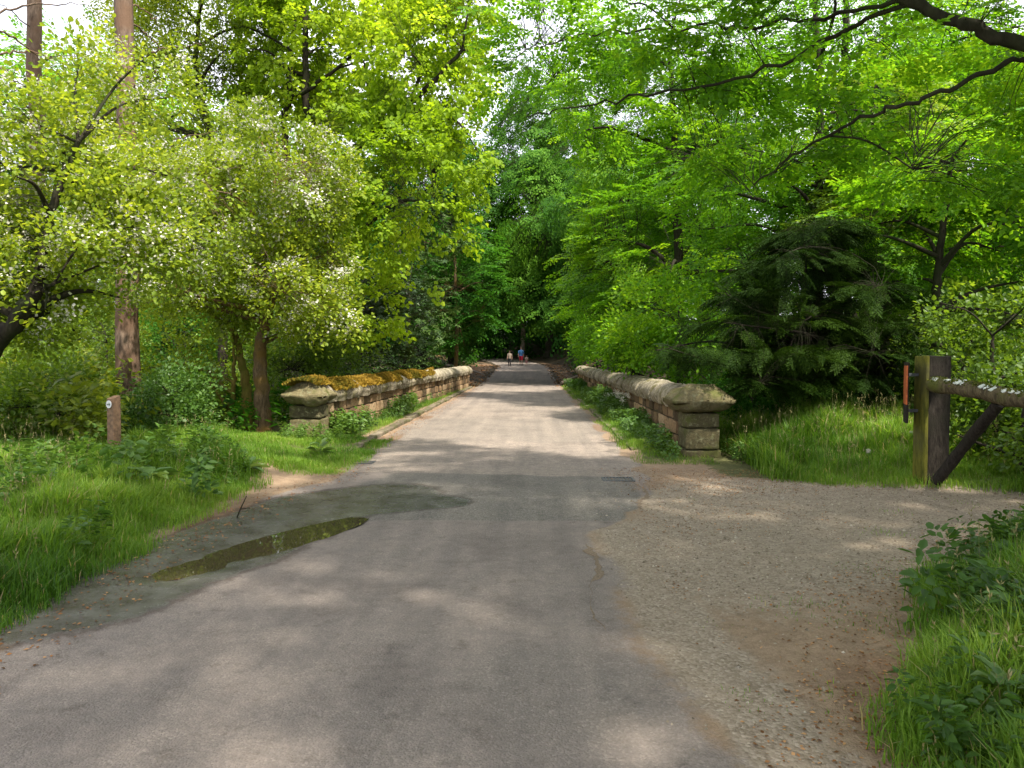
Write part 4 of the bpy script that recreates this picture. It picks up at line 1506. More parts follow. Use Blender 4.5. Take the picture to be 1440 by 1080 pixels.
H = lambda x, y: 0.0
_hg = hgt
hgt = lambda x, y: np.zeros(np.broadcast(np.asarray(x), np.asarray(y)).shape)
protos = []
for k, (kind, leaf, h_, r, n, s_, bark, nm) in enumerate((('beech', 'beech', 11.5, 3.6, 620, 1.15, 'dark', 'broadleaf_tree'), ('droop', 'beechd', 15, 4.4, 760, 1.5, 'beech', 'dark_beech_tree'), ('cluster', 'bush', 9.5, 3.0, 560, 1.0, 'dark', 'broadleaf_tree'))):
    protos.append(tree(nm, "woodland", "tree", [[500, -500, 0], [500.2, -500, h_ * .4], [500, -499.8, h_ * .9]], .24, .05, proto(200 + k, kind, leaf, h_, r, n, s_), kind, leaf, bark, n, s_, 200 + k,
                       "trees of the wood behind", limbs=12, hi=False, thr=-.3, shell=.5, clump=.6, droop=.25, twig_r=.02, minz=1.0))
H = _H
hgt = _hg
far_spots = [
    # x, y, kind, scale, where
    (-21, 34, 0, 1.45, "far left of the wood, behind the pines"), (-16.5, 31, 2, 1.5, "behind the tall pine with lit bark"), (-12.5, 33, 0, 1.35, "behind the forked hawthorn"),
    (-27, 40, 0, 1.6, "at the far left edge of the wood"), (-9.6, 37, 1, .8, "behind the maple"), (-20, 24, 2, .8, "behind the bushes under the left hawthorn"), (-12.3, 25, 2, .75, "behind the yellow mossy stem"),
    (-12.5, 48, 1, 1.0, "far behind the evergreen shrubs"), (-9.5, 60, 1, 1.0, "deep in the wood left of the far road"), (-14, 66, 1, 1.1, "deepest in the wood at the left"), (-24, 52, 1, 1.0, "deep in the wood behind the pines"),
    (9.5, 42, 1, 1.05, "right of the far road just past the wall"), (7.6, 60, 1, 1.05, "right of the far road in deep shade"), (12.5, 54, 1, 1.1, "deep in the wood above the far wall end"), (5.8, 74, 1, 1.1, "beside the far bend on its right"),
    (11, 33, 0, 1.2, "behind the bright tree over the right wall"), (14.5, 27, 0, 1.25, "behind the dark conifer"), (17.5, 33, 0, 1.5, "high in the wood above the conifer"), (15, 21, 2, 1.25, "behind the straight brown stem"),
    (20, 25, 0, 1.4, "at the right edge of the wood above the gate"), (25, 33, 1, 1.3, "far right in the wood"), (13.2, 16.5, 2, .75, "behind the gate rail at the right edge"), (22, 42, 1, 1.1, "far back in the wood at the right"),
    (7.2, -2.2, 0, .95, "added unseen behind the viewer to shade the near road"), (6.0, 66, 1, 1.0, "right of the walkers overhanging the road"), (5.2, 41.5, 1, .62, "just past the far end of the right wall"), (1.0, 92, 1, 1.0, "beyond the bend closing the end of the road"), (-6.0, 84, 1, .95, "left of the bend beyond the walkers"), (8, 90, 1, 1.1, "behind the bend to the right"), (-16, 84, 1, 1.1, "behind the bend to the left"),  # first entry is an extra unseen tree, added to shade the near road
]
rgf = np.random.RandomState(77)
KN = ["green broadleaf tree", "dark drooping beech", "pale green bushy tree"]
used = [False] * 3
for (x, y, k, s_, wh) in far_spots:
    lb = KN[k] + " " + wh
    s2 = s_ * rgf.uniform(.94, 1.06)
    rz = rgf.uniform(0, 6.28)
    loc = (x, y, H(x, y) - .1)
    if not used[k]:
        used[k] = True
        o = protos[k]
        o.location = loc
        o.rotation_euler = (0, 0, rz)
        o.scale = (s2,) * 3
        o["label"] = lb
    else:
        copy_tree(protos[k], loc, rz, s2, lb)

# single lit trunks at the end of the road
for (x, y, r, lb, bk) in ((-4.0, 39.5, .12, "slim brown trunk at the far end of the mossy wall", 'haw'), (-.9, 82, .30, "pale lit trunk on the slope behind the walkers", 'pale'),
                          (1.9, 79, .45, "thick dark trunk right of the walkers", 'dark'), (-6.2, 58, .30, "dark trunk left of the walkers", 'dark')):
    z0 = H(x, y)
    tree("woodland_tree", lb, "tree", [[x, y, z0], [x + .1, y, z0 + 3], [x, y, z0 + 7]], r, r * .6, [(np.array([x, y, z0 + (5.2 if y < 45 else 8)]), np.array([2.2, 2.4, 3.0]))], 'beech', 'beechd', bk, 420, 1.2, int(300 + y),
         "bare stemmed trees beyond the bridge", limbs=8, hi=False, attach=(.6, 1), twig_r=.02)

# far wood closing the view
rgw = np.random.RandomState(5)
parts = []
n = 7500
ang = rgw.uniform(R(-72), R(72), n)
rr = rgw.uniform(64, 100, n)
X, Y_ = np.sin(ang) * rr * .95, np.cos(ang) * rr + 10
zz = hgt(X, Y_) + rgw.uniform(0, 1, n) ** .8 * (17 + 4 * nz2(X, Y_, .06, 3))
m = ~((X > Ledge(Y_) - 2) & (X < Redge(Y_) + 2) & (zz < hgt(X, Y_) + 4) & (Y_ < 84)) & (Y_ > 22)
P_ = np.stack([X, Y_, zz], 1)[m]
d = rgw.normal(size=P_.shape)
d[:, 1] -= .6
d[:, 2] = d[:, 2] * .3 - .3
wd = place('droop', P_, d, np.array([[0, 0, 1.0]]) + rgw.normal(size=P_.shape) * .3, rgw.uniform(2.2, 3.8, len(P_)), rgw, False)
_q = np.stack([rgw.uniform(-22, 16, 2600), rgw.uniform(80, 100, 2600), np.zeros(2600)], 1)
_q[:, 2] = hgt(_q[:, 0], _q[:, 1]) + rgw.uniform(0, 1, 2600) ** 1.3 * 9
_d = rgw.normal(size=_q.shape)
_d[:, 2] = -.3
wd += place('droop', _q, _d, np.array([[0, 0, 1.0]]) + rgw.normal(size=_q.shape) * .3, rgw.uniform(1.6, 2.6, 2600), rgw, False)
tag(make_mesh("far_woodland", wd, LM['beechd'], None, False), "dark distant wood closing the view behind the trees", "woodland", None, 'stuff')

# ------------------------------------------------------------------ grass, weeds, litter
rg = np.random.RandomState(21)


def blades(n, P_, hgt_, rng, lean=.5):
    """P_ (n,3) roots, hgt_ (n,) heights"""
    a = rng.uniform(0, 6.28, n)
    lv = np.stack([np.cos(a), np.sin(a), 0 * a], 1)
    sd = np.stack([-np.sin(a), np.cos(a), 0 * a], 1)
    sp = rng.uniform(.15, 1.5, n)[:, None] * lean
    w_ = (hgt_ * rng.uniform(.007, .017, n) + .0016)[:, None]
    h_ = hgt_[:, None]
    up = np.array([[0, 0, 1.0]])
    m1 = P_ + up * h_ * .55 + lv * h_ * sp * .3
    tp = P_ + up * h_ * (1 - .35 * sp) + lv * h_ * sp * 1.0
    V = np.stack([P_ - sd * w_, P_ + sd * w_, m1 + sd * w_ * .85, m1 - sd * w_ * .85, tp], 1).reshape(-1, 3)
    b = np.arange(n)[:, None] * 5
    Q = b + np.array([[0, 1, 2, 3]])
    T = b + np.array([[3, 2, 4]])
    cl = np.clip(.5 + .5 * nz(P_ * [1, 1, 0], .8, 8), 0, 1)
    v1_ = np.clip(.45 * rng.uniform(0, 1, n) + .55 * cl, 0, .93)
    v1_[rng.uniform(size=n) < .035] = 1.0
    v = np.repeat(v1_, 5)
    return [(V, Q, v), (V, T, v)]


def scatter(x0, x1, y0, y1, n, f, rng):
    """f(x,y) -> density 0..1"""
    x = rng.uniform(x0, x1, n)
    y = rng.uniform(y0, y1, n)
    k = rng.uniform(size=n) < f(x, y)
    return x[k], y[k]


def nearveg(y):
    return np.interp(y, [0, 2.9, 3.4, 3.9, 5, 5.8, 7.3, 7.6], [1.3, 1.33, 1.52, 2.08, 2.38, 3.35, 4.9, 9])


def grass_obj(lbl, x, y, hmin, hmax, rng, edge_fade=None, lean=.5):
    h_ = rng.uniform(hmin, hmax, len(x)) * (.78 + .3 * nz2(x, y, .8, 5) + .30 * nz2(x, y, 3.2, 6))
    if edge_fade is not None:
        h_ = h_ * edge_fade
    z = hgt(x, y)
    parts = blades(len(x), np.stack([x, y, z - .01], 1), np.clip(h_, .03, 1), rng, lean)
    return tag(make_mesh("grass", parts, LM['grass'], None, False), lbl, "grass", None, 'stuff')


# left bank
x, y = scatter(-10, -2.7, 3.2, 13.5, 480000, lambda x, y: sm(-.05, .30, grassL(y) - x + .12 * nz2(x, y, 1.3, 3)) * np.interp(y, [3.2, 8, 13.5], [1, .8, .5]) * (1 - .35 * sm(-6, -9, x)), rg)
ef = .45 + .55 * sm(0, .7, grassL(y) - x)
grass_obj("lush green grass on the left bank beside the puddle", x, y, .16, .36, rg, ef)
# small left patch by the pier
x, y = scatter(-5.2, -2.4, 9.6, 14, 60000, lambda x, y: .9 * sm(-.15, .5, .35 + nz2(x, y, .8, 4) * .8 + .4 * sm(-2.6, -3.2, x)) * sm(-2.45, -2.7, x + .1 * nz2(x, y, 2, 3)) * sm(9.7, 10.1, y + .15 * nz2(x, y, 2, 1)), rg)
grass_obj("short grass patch before the near pier of the mossy wall", x, y, .05, .16, rg)
# right bank round the gate
x, y = scatter(2.6, 11, 8.0, 16, 300000, lambda x, y: sm(9.0, 9.6, y - .10 * (x - 3) * -1 + np.interp(x, [2.6, 3, 3.6, 4.8, 6, 9], [-1.7, -.6, .0, .25, .9, 1.4]) + .2 * nz2(x, y, 1.2, 3)) * sm(3.1, 3.5, x + (y - 11) * -.05 + .1 * nz2(x, y, 1, 1)), rg)
grass_obj("long shaded grass round the gate post", x, y, .26, .58, rg, .35 + .65 * sm(8.8, 10.2, y - .02 * x))
# right foreground
x, y = scatter(1.0, 7.5, 1.8, 7.6, 270000, lambda x, y: sm(-.02, .25, x - nearveg(y) + .12 * nz2(x, y, 1.7, 3)) * (1 - .6 * sm(4.0, 5.0, y + .4 * nz2(x, y, 1, 2))), rg)
grass_obj("bright grass in the right foreground corner", x, y, .14, .36, rg, .5 + .5 * sm(0, .6, x - nearveg(y)))
# sparse tufts on the track and at the road edges
x, y = scatter(.9, 6.5, 2.5, 9.2, 40000, lambda x, y: sm(.55, 1.1, nz2(x, y, 1.9, 6) + .7 * sm(1.2, .0, nearveg(y) - x) + .6 * sm(8.2, 9.2, y) * sm(1.8, 3, x)) * .5, rg)
grass_obj("sparse low tufts of grass on the gravel track", x, y, .02, .06, rg)
def stalks(lbl, x, y, h0, h1, rng):
    n = len(x)
    z = hgt(x, y)
    A_ = np.stack([x, y, z], 1)
    h_ = rng.uniform(h0, h1, n)
    B_ = A_ + np.stack([rng.normal(size=n) * .09, rng.normal(size=n) * .09, h_], 1)
    tw = twigs(A_, B_, np.full(n, .0022), rng, 0)
    hd = leaves(np.repeat(B_, 5, 0) - rng.uniform(0, .09, (n * 5, 1)) * [[0, 0, 1]], rng.normal(size=(n * 5, 3)) * .5 + [0, 0, 1], rng.normal(size=(n * 5, 3)), np.full(n * 5, .035), np.full(n * 5, .009), rng, False)
    tag(make_mesh("seeding_grass", [tw, hd], M_straw, None, False), lbl, "grass", None, 'stuff')


M_straw = leaf_mat("straw", (.16, .15, .06), (.28, .25, .11), (.40, .34, .18), (1.2, 1.2, .9), .25, .7, .15)
x, y = scatter(-9, -3.1, 3.6, 12, 1500, lambda x, y: sm(.1, .6, grassL(y) - x) * sm(-.3, .6, nz2(x, y, .8, 14)), rg)
stalks("thin straw coloured seeding grass stems over the left bank", x, y, .28, .55, rg)
x, y = scatter(1.4, 7, 2.2, 7.2, 700, lambda x, y: sm(.1, .5, x - nearveg(y)), rg)
stalks("thin straw coloured seeding grass stems in the right foreground", x, y, .28, .5, rg)
x, y = scatter(3.2, 9, 9.2, 13, 900, lambda x, y: np.full(x.shape, .7), rg)
stalks("thin seeding grass stems round the gate post", x, y, .35, .7, rg)
# verges on the bridge
x, y = scatter(-4.3, -2.8, 11.5, 38, 90000, lambda x, y: sm(.15, .45, Ledge(y) - x + .12 * nz2(x, y, 1.5, 2)) * (1 - sm(.12, .2, Ledge(y) - x) * (1 - sm(.3, .4, Ledge(y) - x)) * .8) * .8, rg)
grass_obj("verge grass along the foot of the mossy wall", x, y, .05, .16, rg)
x, y = scatter(1.5, 2.8, 11, 40, 90000, lambda x, y: sm(.0, .3, x - 1.55 + .15 * nz2(x, y, 1.5, 2)) * .8, rg)
grass_obj("verge grass along the foot of the right bridge wall", x, y, .05, .16, rg)


def weeds(lbl, x, y, s0, s1, rng, lf='weed', kind='weed'):
    n = len(x)
    z = hgt(x, y)
    P_ = np.stack([x, y, z], 1)
    d = rng.normal(size=(n, 3)) * .3 + [0, 0, 1]
    up = rng.normal(size=(n, 3)) * .3 + [0, -1.0, 0]
    return tag(make_mesh("weeds", place(kind, P_, d, up, rng.uniform(s0, s1, n) * (.75 + .45 * nz2(x, y, .55, 17)), rng), LM[lf], None, False), lbl, "weeds", None, 'stuff')


x, y = scatter(-4.2, -2.9, 12.5, 37, 2200, lambda x, y: sm(.45, .8, Ledge(y) - x + .15 * nz2(x, y, .8, 2)) * .75, rg)
weeds("leafy weeds growing against the mossy wall", x, y, .22, .5, rg)
x, y = scatter(1.8, 2.75, 11.3, 40, 2400, lambda x, y: sm(1.85, 2.25, x + .15 * nz2(x, y, .8, 2)) * .8 * (1 - sm(2.15, 2.3, x) * (y < 12.8)) * (.35 + .65 * sm(11.8, 13, y)), rg)
weeds("leafy weeds growing against the right bridge wall", x, y, .22, .52, rg)
x, y = scatter(-9.5, -3.2, 4, 14.5, 2000, lambda x, y: sm(.1, .5, grassL(y) - x) * sm(.0, .9, nz2(x, y, .7, 9) + .0 + .8 * sm(8, 11, y)) * .7, rg)
weeds("broad leaved weeds among the grass of the left bank", x, y, .32, .62, rg)
x, y = scatter(3.0, 11, 9.3, 15, 1500, lambda x, y: sm(.0, .9, nz2(x, y, .7, 9) + .4 * sm(10.5, 12, y)) * .6, rg)
weeds("nettles among the long grass near the gate", x, y, .35, .75, rg)
x, y = scatter(1.3, 7.5, 2.0, 7.4, 4600, lambda x, y: sm(.05, .4, x - nearveg(y)) * sm(.0, .8, nz2(x, y, .9, 9) + .7 * sm(4.3, 5.2, y)) * .8, rg)
weeds("nettles and leafy weeds in the right foreground", x, y, .30, .58, rg)
# yellow-green growth behind the waymark post
x, y = scatter(-9.5, -4.8, 10.0, 14, 1300, lambda x, y: sm(-.2, .7, nz2(x, y, .8, 6)) * .55 * (x / y < -.575), rg)
weeds("yellow green leafy growth behind the waymark post", x, y, .35, 1.15, rg, 'ylw', 'sapling')
# forest floor cover beyond
x, y = scatter(-30, 30, 14, 70, 5200, lambda x, y: ((x < Ledge(y) - 1.9) | (x > Redge(y) + 1.6)) * (.9 - .45 * sm(38, 46, y)), rg)
weeds("low green cover on the floor of the wood", x, y, .5, 1.1, rg, 'beechd')

# large single dock plants
M_dock = leaf_mat("dock_leaf", (.05, .11, .025), (.09, .17, .04), (.15, .23, .07), (1.6, 1.5, .8), .3, .4, .4)
docks = [(-4.1, 7.9, .28, "dock plant with broad pale leaves in the middle of the left grass"), (-3.55, 9.3, .24, "dock plant at the tip of the left grass by the bare earth"),
         (-5.5, 8.3, .26, "dock plant just left of the waymark post foot"), (-4.75, 10.4, .26, "dock plant right of the waymark post"),
         (1.95, 3.05, .15, "broad leaved dock at the bottom right corner of the grass"), (3.9, 5.55, .30, "dock plant at the tip of the right foreground weeds"),
         (3.45, 11.2, .24, "dock plant at the foot of the domed pier"), (-3.3, 11.6, .22, "dock plant on the short grass near the mossy pier")]
for k, (x, y, s_, lb) in enumerate(docks):
    r_ = np.random.RandomState(400 + k)
    z = H(x, y)
    n = 13
    a = np.linspace(0, 6.28, n, endpoint=False) + r_.normal(size=n) * .2
    P_ = np.tile([x, y, z + .06], (n, 1)) + np.stack([np.cos(a), np.sin(a), 0 * a], 1) * .03
    P_[:, 2] += r_.uniform(0, .16, n)
    d = np.stack([np.cos(a), np.sin(a), r_.uniform(.1, .9, n)], 1)
    Ls = r_.uniform(.7, 1.2, n) * s_
    t = thing("dock_plant", lb, "plant", (x, y, z), "dock plants in the grass")
    # leaves with a curved blade: two joined leaf halves
    V1, Q1, v1 = leaves(P_, d, np.tile([0, 0, 1.0], (n, 1)), Ls, Ls * .42, r_, True)
    V1[:, 2] -= ((V1[:, 0] - x) ** 2 + (V1[:, 1] - y) ** 2) * 1.4
    make_mesh("leaves", [(V1, Q1, v1)], M_dock, t, False, (x, y, z))
    st = [tube([[x, y, z - .03], [x + .01, y, z + .12], [x, y + .01, z + .22]], [.008, .006, .004], 6)[0]]
    make_mesh("stem", st, M_dock, t, False, (x, y, z))

# cow parsley heads in the right verge
for k, (x, y, lb) in enumerate(((2.35, 20.5, "white cow parsley head against the right wall, the farther one"), (2.4, 18.6, "white cow parsley head against the right wall, the nearer one"))):
    r_ = np.random.RandomState(420 + k)
    z = H(x, y)
    t = thing("cow_parsley", lb, "plant", (x, y, z), "cow parsley by the right wall")
    st, hp = [], []
    for j in range(9):
        q = np.array([x + r_.normal() * .16, y + r_.normal() * .3, z + r_.uniform(.42, .62)])
        st += tube([[x, y, z], (np.array([x, y, z]) + q) / 2 + [0, 0, .05], q], [.006, .004, .003], 5, cap=False)
        hp.append(q)
    make_mesh("stems", st, LM['weed'], t, False, (x, y, z))
    hp = np.array(hp)
    for j in range(9):
        fl_ = place('flower', hp[j:j + 1] - [.12, 0, .02], np.array([[1.0, 0, 0]]), np.array([[0, 0, 1.0]]), np.full(1, .3), r_)
        pet = fl_[0][0][::4]
        make_mesh("flower_head", fl_ + [twigs(np.repeat(hp[j:j + 1], len(pet), 0), pet + (pet - hp[j]) * .12, np.full(len(pet), .004), r_, 0)], LM['white'], t, False, (x, y, z))

# cracks along the right seam of the tarmac and across it
def crack(pts, w0, seed, label_=None):
    r_ = np.random.RandomState(seed)
    P = smooth_path([[p[0], p[1], 0] for p in pts], 40)
    P[:, 0] += r_.normal(size=40) * .012 + .03 * nz(P, 2.5, seed)
    P[:, 1] += r_.normal(size=40) * .012
    wd_ = w0 * (.08 + np.clip(nz(P, 2.6, seed + 1), 0, 1) * 3.2) * np.sin(np.linspace(.15, 3.0, 40))
    T_ = np.gradient(P, axis=0)
    T_ /= np.linalg.norm(T_, axis=1)[:, None]
    S_ = np.stack([-T_[:, 1], T_[:, 0], 0 * T_[:, 0]], 1)
    A_, B_ = P + S_ * wd_[:, None], P - S_ * wd_[:, None] * r_.uniform(.4, 1.3, 40)[:, None]
    V_ = np.concatenate([A_, B_])
    V_[:, 2] = hgt(V_[:, 0], V_[:, 1]) + .0065
    k_ = np.arange(39)
    Q_ = np.stack([k_, k_ + 40, k_ + 41, k_ + 1], 1)
    tag(make_mesh("road_crack", [(V_, Q_, None)], M_crack, None, False), kind='structure')


M_crack = simple_mat("crack_earth", (.155, .112, .075), .95, 0, .3, 60, .5)
crack([(.52, 7.15), (.47, 6.2), (.50, 5.6), (.42, 5.0), (.43, 4.3)], .022, 1)
crack([(-1.05, 9.8), (-1.3, 9.2), (-1.45, 8.8)], .008, 3)
crack([(1.3, 9.6), (1.33, 8.6), (1.15, 8.0), (1.2, 7.4)], .012, 4)

# dandelion clock
x, y = W(1221, 634, 9.3)[:2]
z = H(x, y)
zt = W(1221, 634, 9.3)[2]
t = thing("dandelion", "single white dandelion clock in the grass left of the gate post", "plant", (x, y, z))
make_mesh("stem", tube([[x, y, z], [x + .01, y, (z + zt) / 2], [x, y, zt]], [.004, .003, .003], 6, cap=False), LM['weed'], t, False, (x, y, z))
r_ = np.random.RandomState(3)
dd = r_.normal(size=(120, 3))
make_mesh("seed_head", [leaves(np.tile([x, y, zt], (120, 1)), dd, r_.normal(size=(120, 3)), np.full(120, .035), np.full(120, .006), r_, False)], LM['white'], t, False, (x, y, z))

# fallen leaves, gravel stones
def litter(lbl, x, y, s0, s1, rng):
    n = len(x)
    z = hgt(x, y) + .010
    d = rng.normal(size=(n, 3)) * [1, 1, .15]
    up = rng.normal(size=(n, 3)) * .25 + [0, 0, 1]
    Lf = rng.uniform(s0, s1, n)
    tag(make_mesh("leaf_litter", [leaves(np.stack([x, y, z], 1), d, up, Lf, Lf * .6, rng, False)], LM['litter'], None, False), lbl, "fallen leaves", None, 'stuff')


x, y = scatter(.9, 5.5, 2.4, 10.6, 60000, lambda x, y: np.clip(.02 + .5 * sm(1.0, .0, nearveg(y) - x) * (y < 7.4) + .35 * sm(8.3, 9.2, y) * sm(.9, 1.4, x) + .15 * sm(.2, .8, nz2(x, y, 1.2, 3)), 0, 1) * .8, rg)
litter("small brown fallen leaves scattered on the gravel and earth at the right", x, y, .012, .028, rg)
x, y = scatter(-3.7, -2.2, 3.2, 37, 16000, lambda x, y: sm(.45, .05, np.abs(x - Ledge(y) - .05)) * .8, rg)
litter("small brown fallen leaves along the left road edge", x, y, .014, .035, rg)
x, y = scatter(-9, 6, 38, 72, 9000, lambda x, y: ((x < Ledge(y) + .2) | (x > Redge(y) - .2)) * .9, rg)
litter("orange brown leaf litter on the banks beyond the bridge", x, y, .08, .2, rg)

x, y = scatter(.6, 6, 2.2, 9.6, 26000, lambda x, y: np.clip(.10 + .8 * sm(-.2, .6, x - Redge(y)) * sm(4.2, 5.4, y + .4 * nz2(x, y, .9, 1)), 0, 1) * (x < nearveg(y) + .1), rg)
n = len(x)
s_ = rg.uniform(.004, .012, n) * (1 + (rg.uniform(size=n) > .97) * 1.2)
T = np.array([[1, 0, 0], [0, 1, 0], [-1, 0, 0], [0, -1, 0], [.1, .1, .8]], float)
a = rg.uniform(0, 6.28, n)
ca, sa = np.cos(a), np.sin(a)
V = np.empty((n, 5, 3))
V[:, :, 0] = x[:, None] + s_[:, None] * (T[:, 0] * ca[:, None] - T[:, 1] * sa[:, None] * .7)
V[:, :, 1] = y[:, None] + s_[:, None] * (T[:, 0] * sa[:, None] + T[:, 1] * ca[:, None] * .7)
V[:, :, 2] = hgt(x, y)[:, None] + .004 + s_[:, None] * T[:, 2]
Tf = np.array([[0, 1, 4], [1, 2, 4], [2, 3, 4], [3, 0, 4]])
Q = (np.arange(n)[:, None, None] * 5 + Tf[None]).reshape(-1, 3)
M_peb = stone_mat("pebble", [(0, (.12, .095, .07)), (.5, (.26, .22, .17)), (.9, (.34, .29, .23)), (1, (.48, .44, .38))], (.3, .26, .21), (.2, .16, .11), 50, .7)
tag(make_mesh("gravel", [(V.reshape(-1, 3), Q, np.repeat(rg.uniform(size=n), 5))], M_peb), "loose pale gravel stones on the track before the gate", "gravel", None, 'stuff')

# twig standing in the mud, logs beyond the wall
q0, q1, q2 = W(333, 733, 7.25), W(338, 716, 7.25), W(347, 697, 7.3)
q0[2] = H(q0[0], q0[1])
t = tube([q0, q1, q2], [.008, .007, .004], 6)
tag(make_mesh("twig", t + tube([q1, W(351, 714, 7.2)], [.005, .003], 5), BM['dark'], None, True), "small dark twig sticking up from the mud at the grass edge", "twig")
for (pA, pB, r, lb) in (((-6.6, 57.5), (-3.2, 52), .10, "pale fallen branch on the brown bank left of the walkers"), ((1.7, 41.5), (4.0, 46), .07, "thin pale fallen branch at the far end of the right wall")):
    a3 = np.array([pA[0], pA[1], H(*pA) + .12])
    b3 = np.array([pB[0], pB[1], H(*pB) + .10 + (.25 if pB[0] > 0 else 0)])
    tag(make_mesh("fallen_branch", tube(smooth_path([a3, (a3 + b3) / 2 + [.1, 0, .06], b3], 10), np.linspace(r, r * .5, 10), 8, rg, .06), BM['pale'], None, True), lb, "fallen branch")

# ------------------------------------------------------------------ people
def skin_body(name, joints, edges, radii, mat, parent, og):
    me = bpy.data.meshes.new(name)
    me.from_pydata([tuple(np.array(j) - og) for j in joints], edges, [])
    ob = bpy.data.objects.new(name, me)
    col.objects.link(ob)
    ob.parent = parent
    me.materials.append(mat)
    sk = ob.modifiers.new("skin", 'SKIN')
    for i, r in enumerate(radii):
        me.skin_vertices[0].data[i].radius = (r if isinstance(r, tuple) else (r, r))
    me.skin_vertices[0].data[0].use_root = True
    sk.use_smooth_shade = True
    sb = ob.modifiers.new("sub", 'SUBSURF')
    sb.levels = sb.render_levels = 2
    return ob


M_skin = simple_mat("skin", (.45, .27, .19), .6, 0, 0, 20, .08)


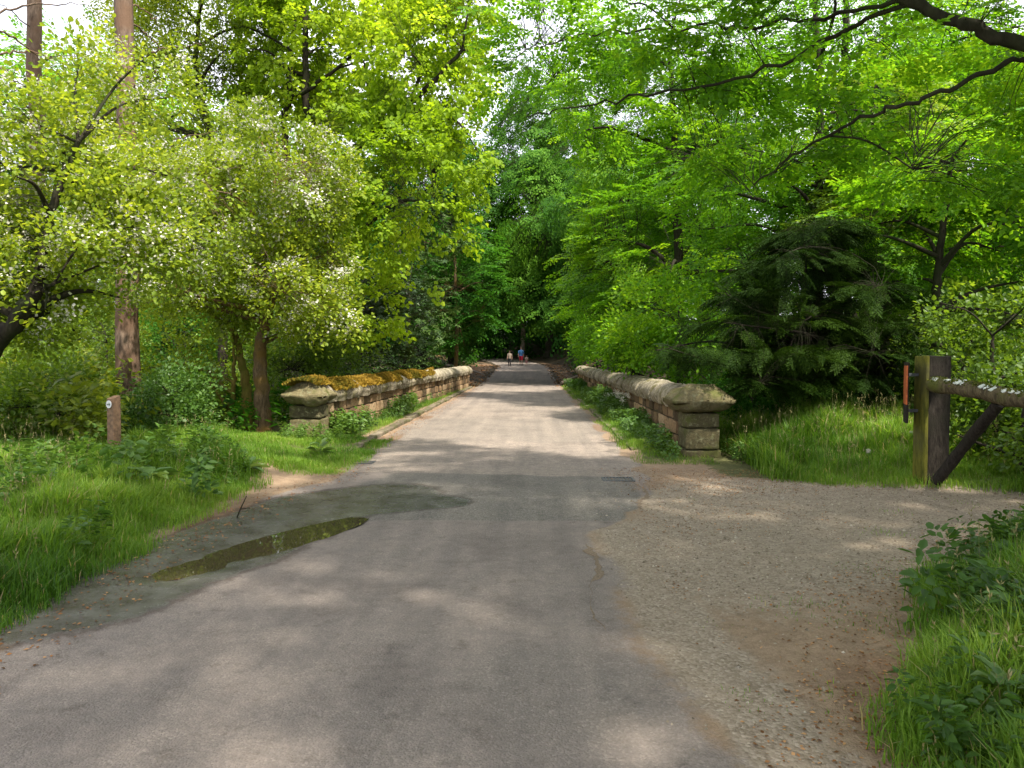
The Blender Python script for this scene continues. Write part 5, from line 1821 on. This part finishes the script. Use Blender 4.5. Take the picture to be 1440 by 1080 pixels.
def person(loc, hgt_m, yaw, label, shirt, legs, hair, shorts=True, step=.16, reach=None):
    s = hgt_m / 1.75
    x, y = loc
    z = H(x, y)
    og = np.array([x, y, z])
    t = thing("person", label, "person", og)
    c_, s__ = math.cos(yaw), math.sin(yaw)

    def P3(a, b, c):
        a, b, c = a * s, b * s, c * s
        return np.array([x + a * c_ - b * s__, y + a * s__ + b * c_, z + c])
    J, E, Rr = [], [], []

    def add(p, r, par=None):
        J.append(P3(*p))
        Rr.append(tuple(q * s for q in r) if isinstance(r, tuple) else r * s)
        if par is not None:
            E.append((par, len(J) - 1))
        return len(J) - 1
    pel = add((0, 0, .92), (.135, .105))
    wai = add((0, 0, 1.10), (.12, .09), pel)
    che = add((0, .01, 1.30), (.155, .10), wai)
    shl = add((0, .0, 1.43), (.10, .08), che)
    nck = add((0, .01, 1.51), .052, shl)
    hd1 = add((0, .02, 1.58), (.066, .078), nck)
    hd2 = add((0, .02, 1.66), (.074, .09), hd1)
    add((0, .01, 1.735), (.05, .06), hd2)
    feet = []
    for sd, st in ((-1, step), (1, -step)):
        hp = add((sd * .09, 0, .86), .085, pel)
        kn = add((sd * .10, st * .55 + .03, .48), .055, hp)
        an = add((sd * .10, st, .09), .036, kn)
        add((sd * .11, st + .13, .035), .034, an)
        sh = add((sd * .19, 0, 1.40), .05, che)
        el = add((sd * .25, -st * .5 - .03, 1.12), .036, sh)
        hy = (-st * .9 + .08)
        wr = add((sd * .26, hy, .89), .024, el)
        pm = add((sd * .26, hy + .01, .83), .026, wr)
        for f, (dx, ln) in enumerate(((-.018, .07), (-.006, .085), (.006, .08), (.018, .065))):
            add((sd * .26 + dx * .4, hy + .02 + dx, .83 - ln), .008, pm)
        add((sd * .26 - sd * .02, hy + .045, .80), .009, pm)
    skin_body("body", J, E, Rr, M_skin, t, og)
    # clothing follows the body
    sh_ = []
    a = np.linspace(0, 2 * np.pi, 20, endpoint=False)

    def loft(rings):
        V = []
        for (cx, cy, cz, rx, ry) in rings:
            for q in a:
                V.append(P3(cx + rx * math.cos(q), cy + ry * math.sin(q), cz))
        V = np.array(V)
        m_, n_ = len(rings), 20
        i = np.arange(m_ - 1)[:, None] * n_
        j = np.arange(n_)[None]
        Q = np.stack([i + j, i + (j + 1) % n_, i + n_ + (j + 1) % n_, i + n_ + j], -1).reshape(-1, 4)
        return (V, Q, None)
    sh_.append(loft([(0, 0, .90, .165, .125), (0, 0, 1.02, .155, .12), (0, 0, 1.2, .175, .128), (0, 0, 1.36, .19, .125), (0, 0, 1.45, .13, .10), (0, .01, 1.50, .065, .068)]))
    for sd, st in ((-1, step), (1, -step)):
        sh_ += tube([P3(sd * .15, 0, 1.42), P3(sd * .20, 0, 1.38), P3(sd * .235, -st * .3 - .02, 1.22), P3(sd * .25, -st * .45 - .03, 1.13)], np.array([.07, .068, .056, .052]) * s, 10, cap=False)
    make_mesh("shirt", sh_, shirt, t, True, og)
    lg = [loft([(0, 0, .80, .15, .12), (0, 0, .88, .165, .125), (0, 0, 1.0, .15, .115)])]
    for sd, st in ((-1, step), (1, -step)):
        pts = [P3(sd * .085, 0, .88), P3(sd * .095, st * .3 + .02, .66), P3(sd * .10, st * .55 + .03, .50)]
        rr = [.10, .088, .078]
        if not shorts:
            pts += [P3(sd * .10, st * .8 + .01, .28), P3(sd * .10, st, .10)]
            rr += [.062, .052]
        lg += tube(pts, np.array(rr) * s, 12, cap=False)
    make_mesh("shorts" if shorts else "trousers", lg, legs, t, True, og)
    hr = block(P3(0, -.012, 1.685), (.17 * s, .20 * s, .16 * s), np.random.RandomState(1), None, .075 * s, .004, .5, block_tpl(8))
    make_mesh("hair", [hr], hair, t, True, og)
    shs = []
    for sd, st in ((-1, step), (1, -step)):
        shs.append(block(P3(sd * .105, st + .05, .045), (.10 * s, .27 * s, .085 * s), np.random.RandomState(1), axes(c_, s__), .035 * s, .002, .5, block_tpl(6)))
    make_mesh("shoes", shs, M_shoe, t, True, og)
    # face
    fc = [block(P3(e * .03, .105, 1.64), (.018 * s, .008 * s, .012 * s), np.random.RandomState(1), axes(c_, s__), .004 * s, 0, .5, block_tpl(3)) for e in (-1, 1)]
    fc.append(block(P3(0, .102, 1.575), (.045 * s, .008 * s, .01 * s), np.random.RandomState(1), axes(c_, s__), .004 * s, 0, .5, block_tpl(3)))
    for q, nm_ in zip(fc, ("eye", "eye", "mouth")):
        make_mesh(nm_, [q], M_shoe, t, True, og)
    return t


M_shoe = simple_mat("dark_shoe", (.05, .045, .045), .6)
M_blue = simple_mat("blue_cloth", (.10, .28, .60), .8)
M_red = simple_mat("red_cloth", (.55, .02, .05), .8)
M_black = simple_mat("black_cloth", (.02, .02, .025), .8)
M_beige = simple_mat("beige_cloth", (.42, .33, .26), .8)
M_pink = simple_mat("pink_cloth", (.50, .20, .22), .8)
M_hair = simple_mat("brown_hair", (.07, .04, .025), .7)
M_hair2 = simple_mat("light_hair", (.30, .19, .10), .7)
person((-.90, 71), 1.72, math.pi, "adult walker in a blue top and red shorts on the far road", M_blue, M_red, M_hair, True, .14)
person((-1.90, 68), 1.42, math.pi, "child in a beige top and long black trousers, left of the adult in blue", M_beige, M_black, M_hair, False, .06)
person((-.38, 70.5), .92, math.pi, "small child in a pale top and pink shorts, right beside the adult in blue", M_beige, M_pink, M_hair2, True, .05)
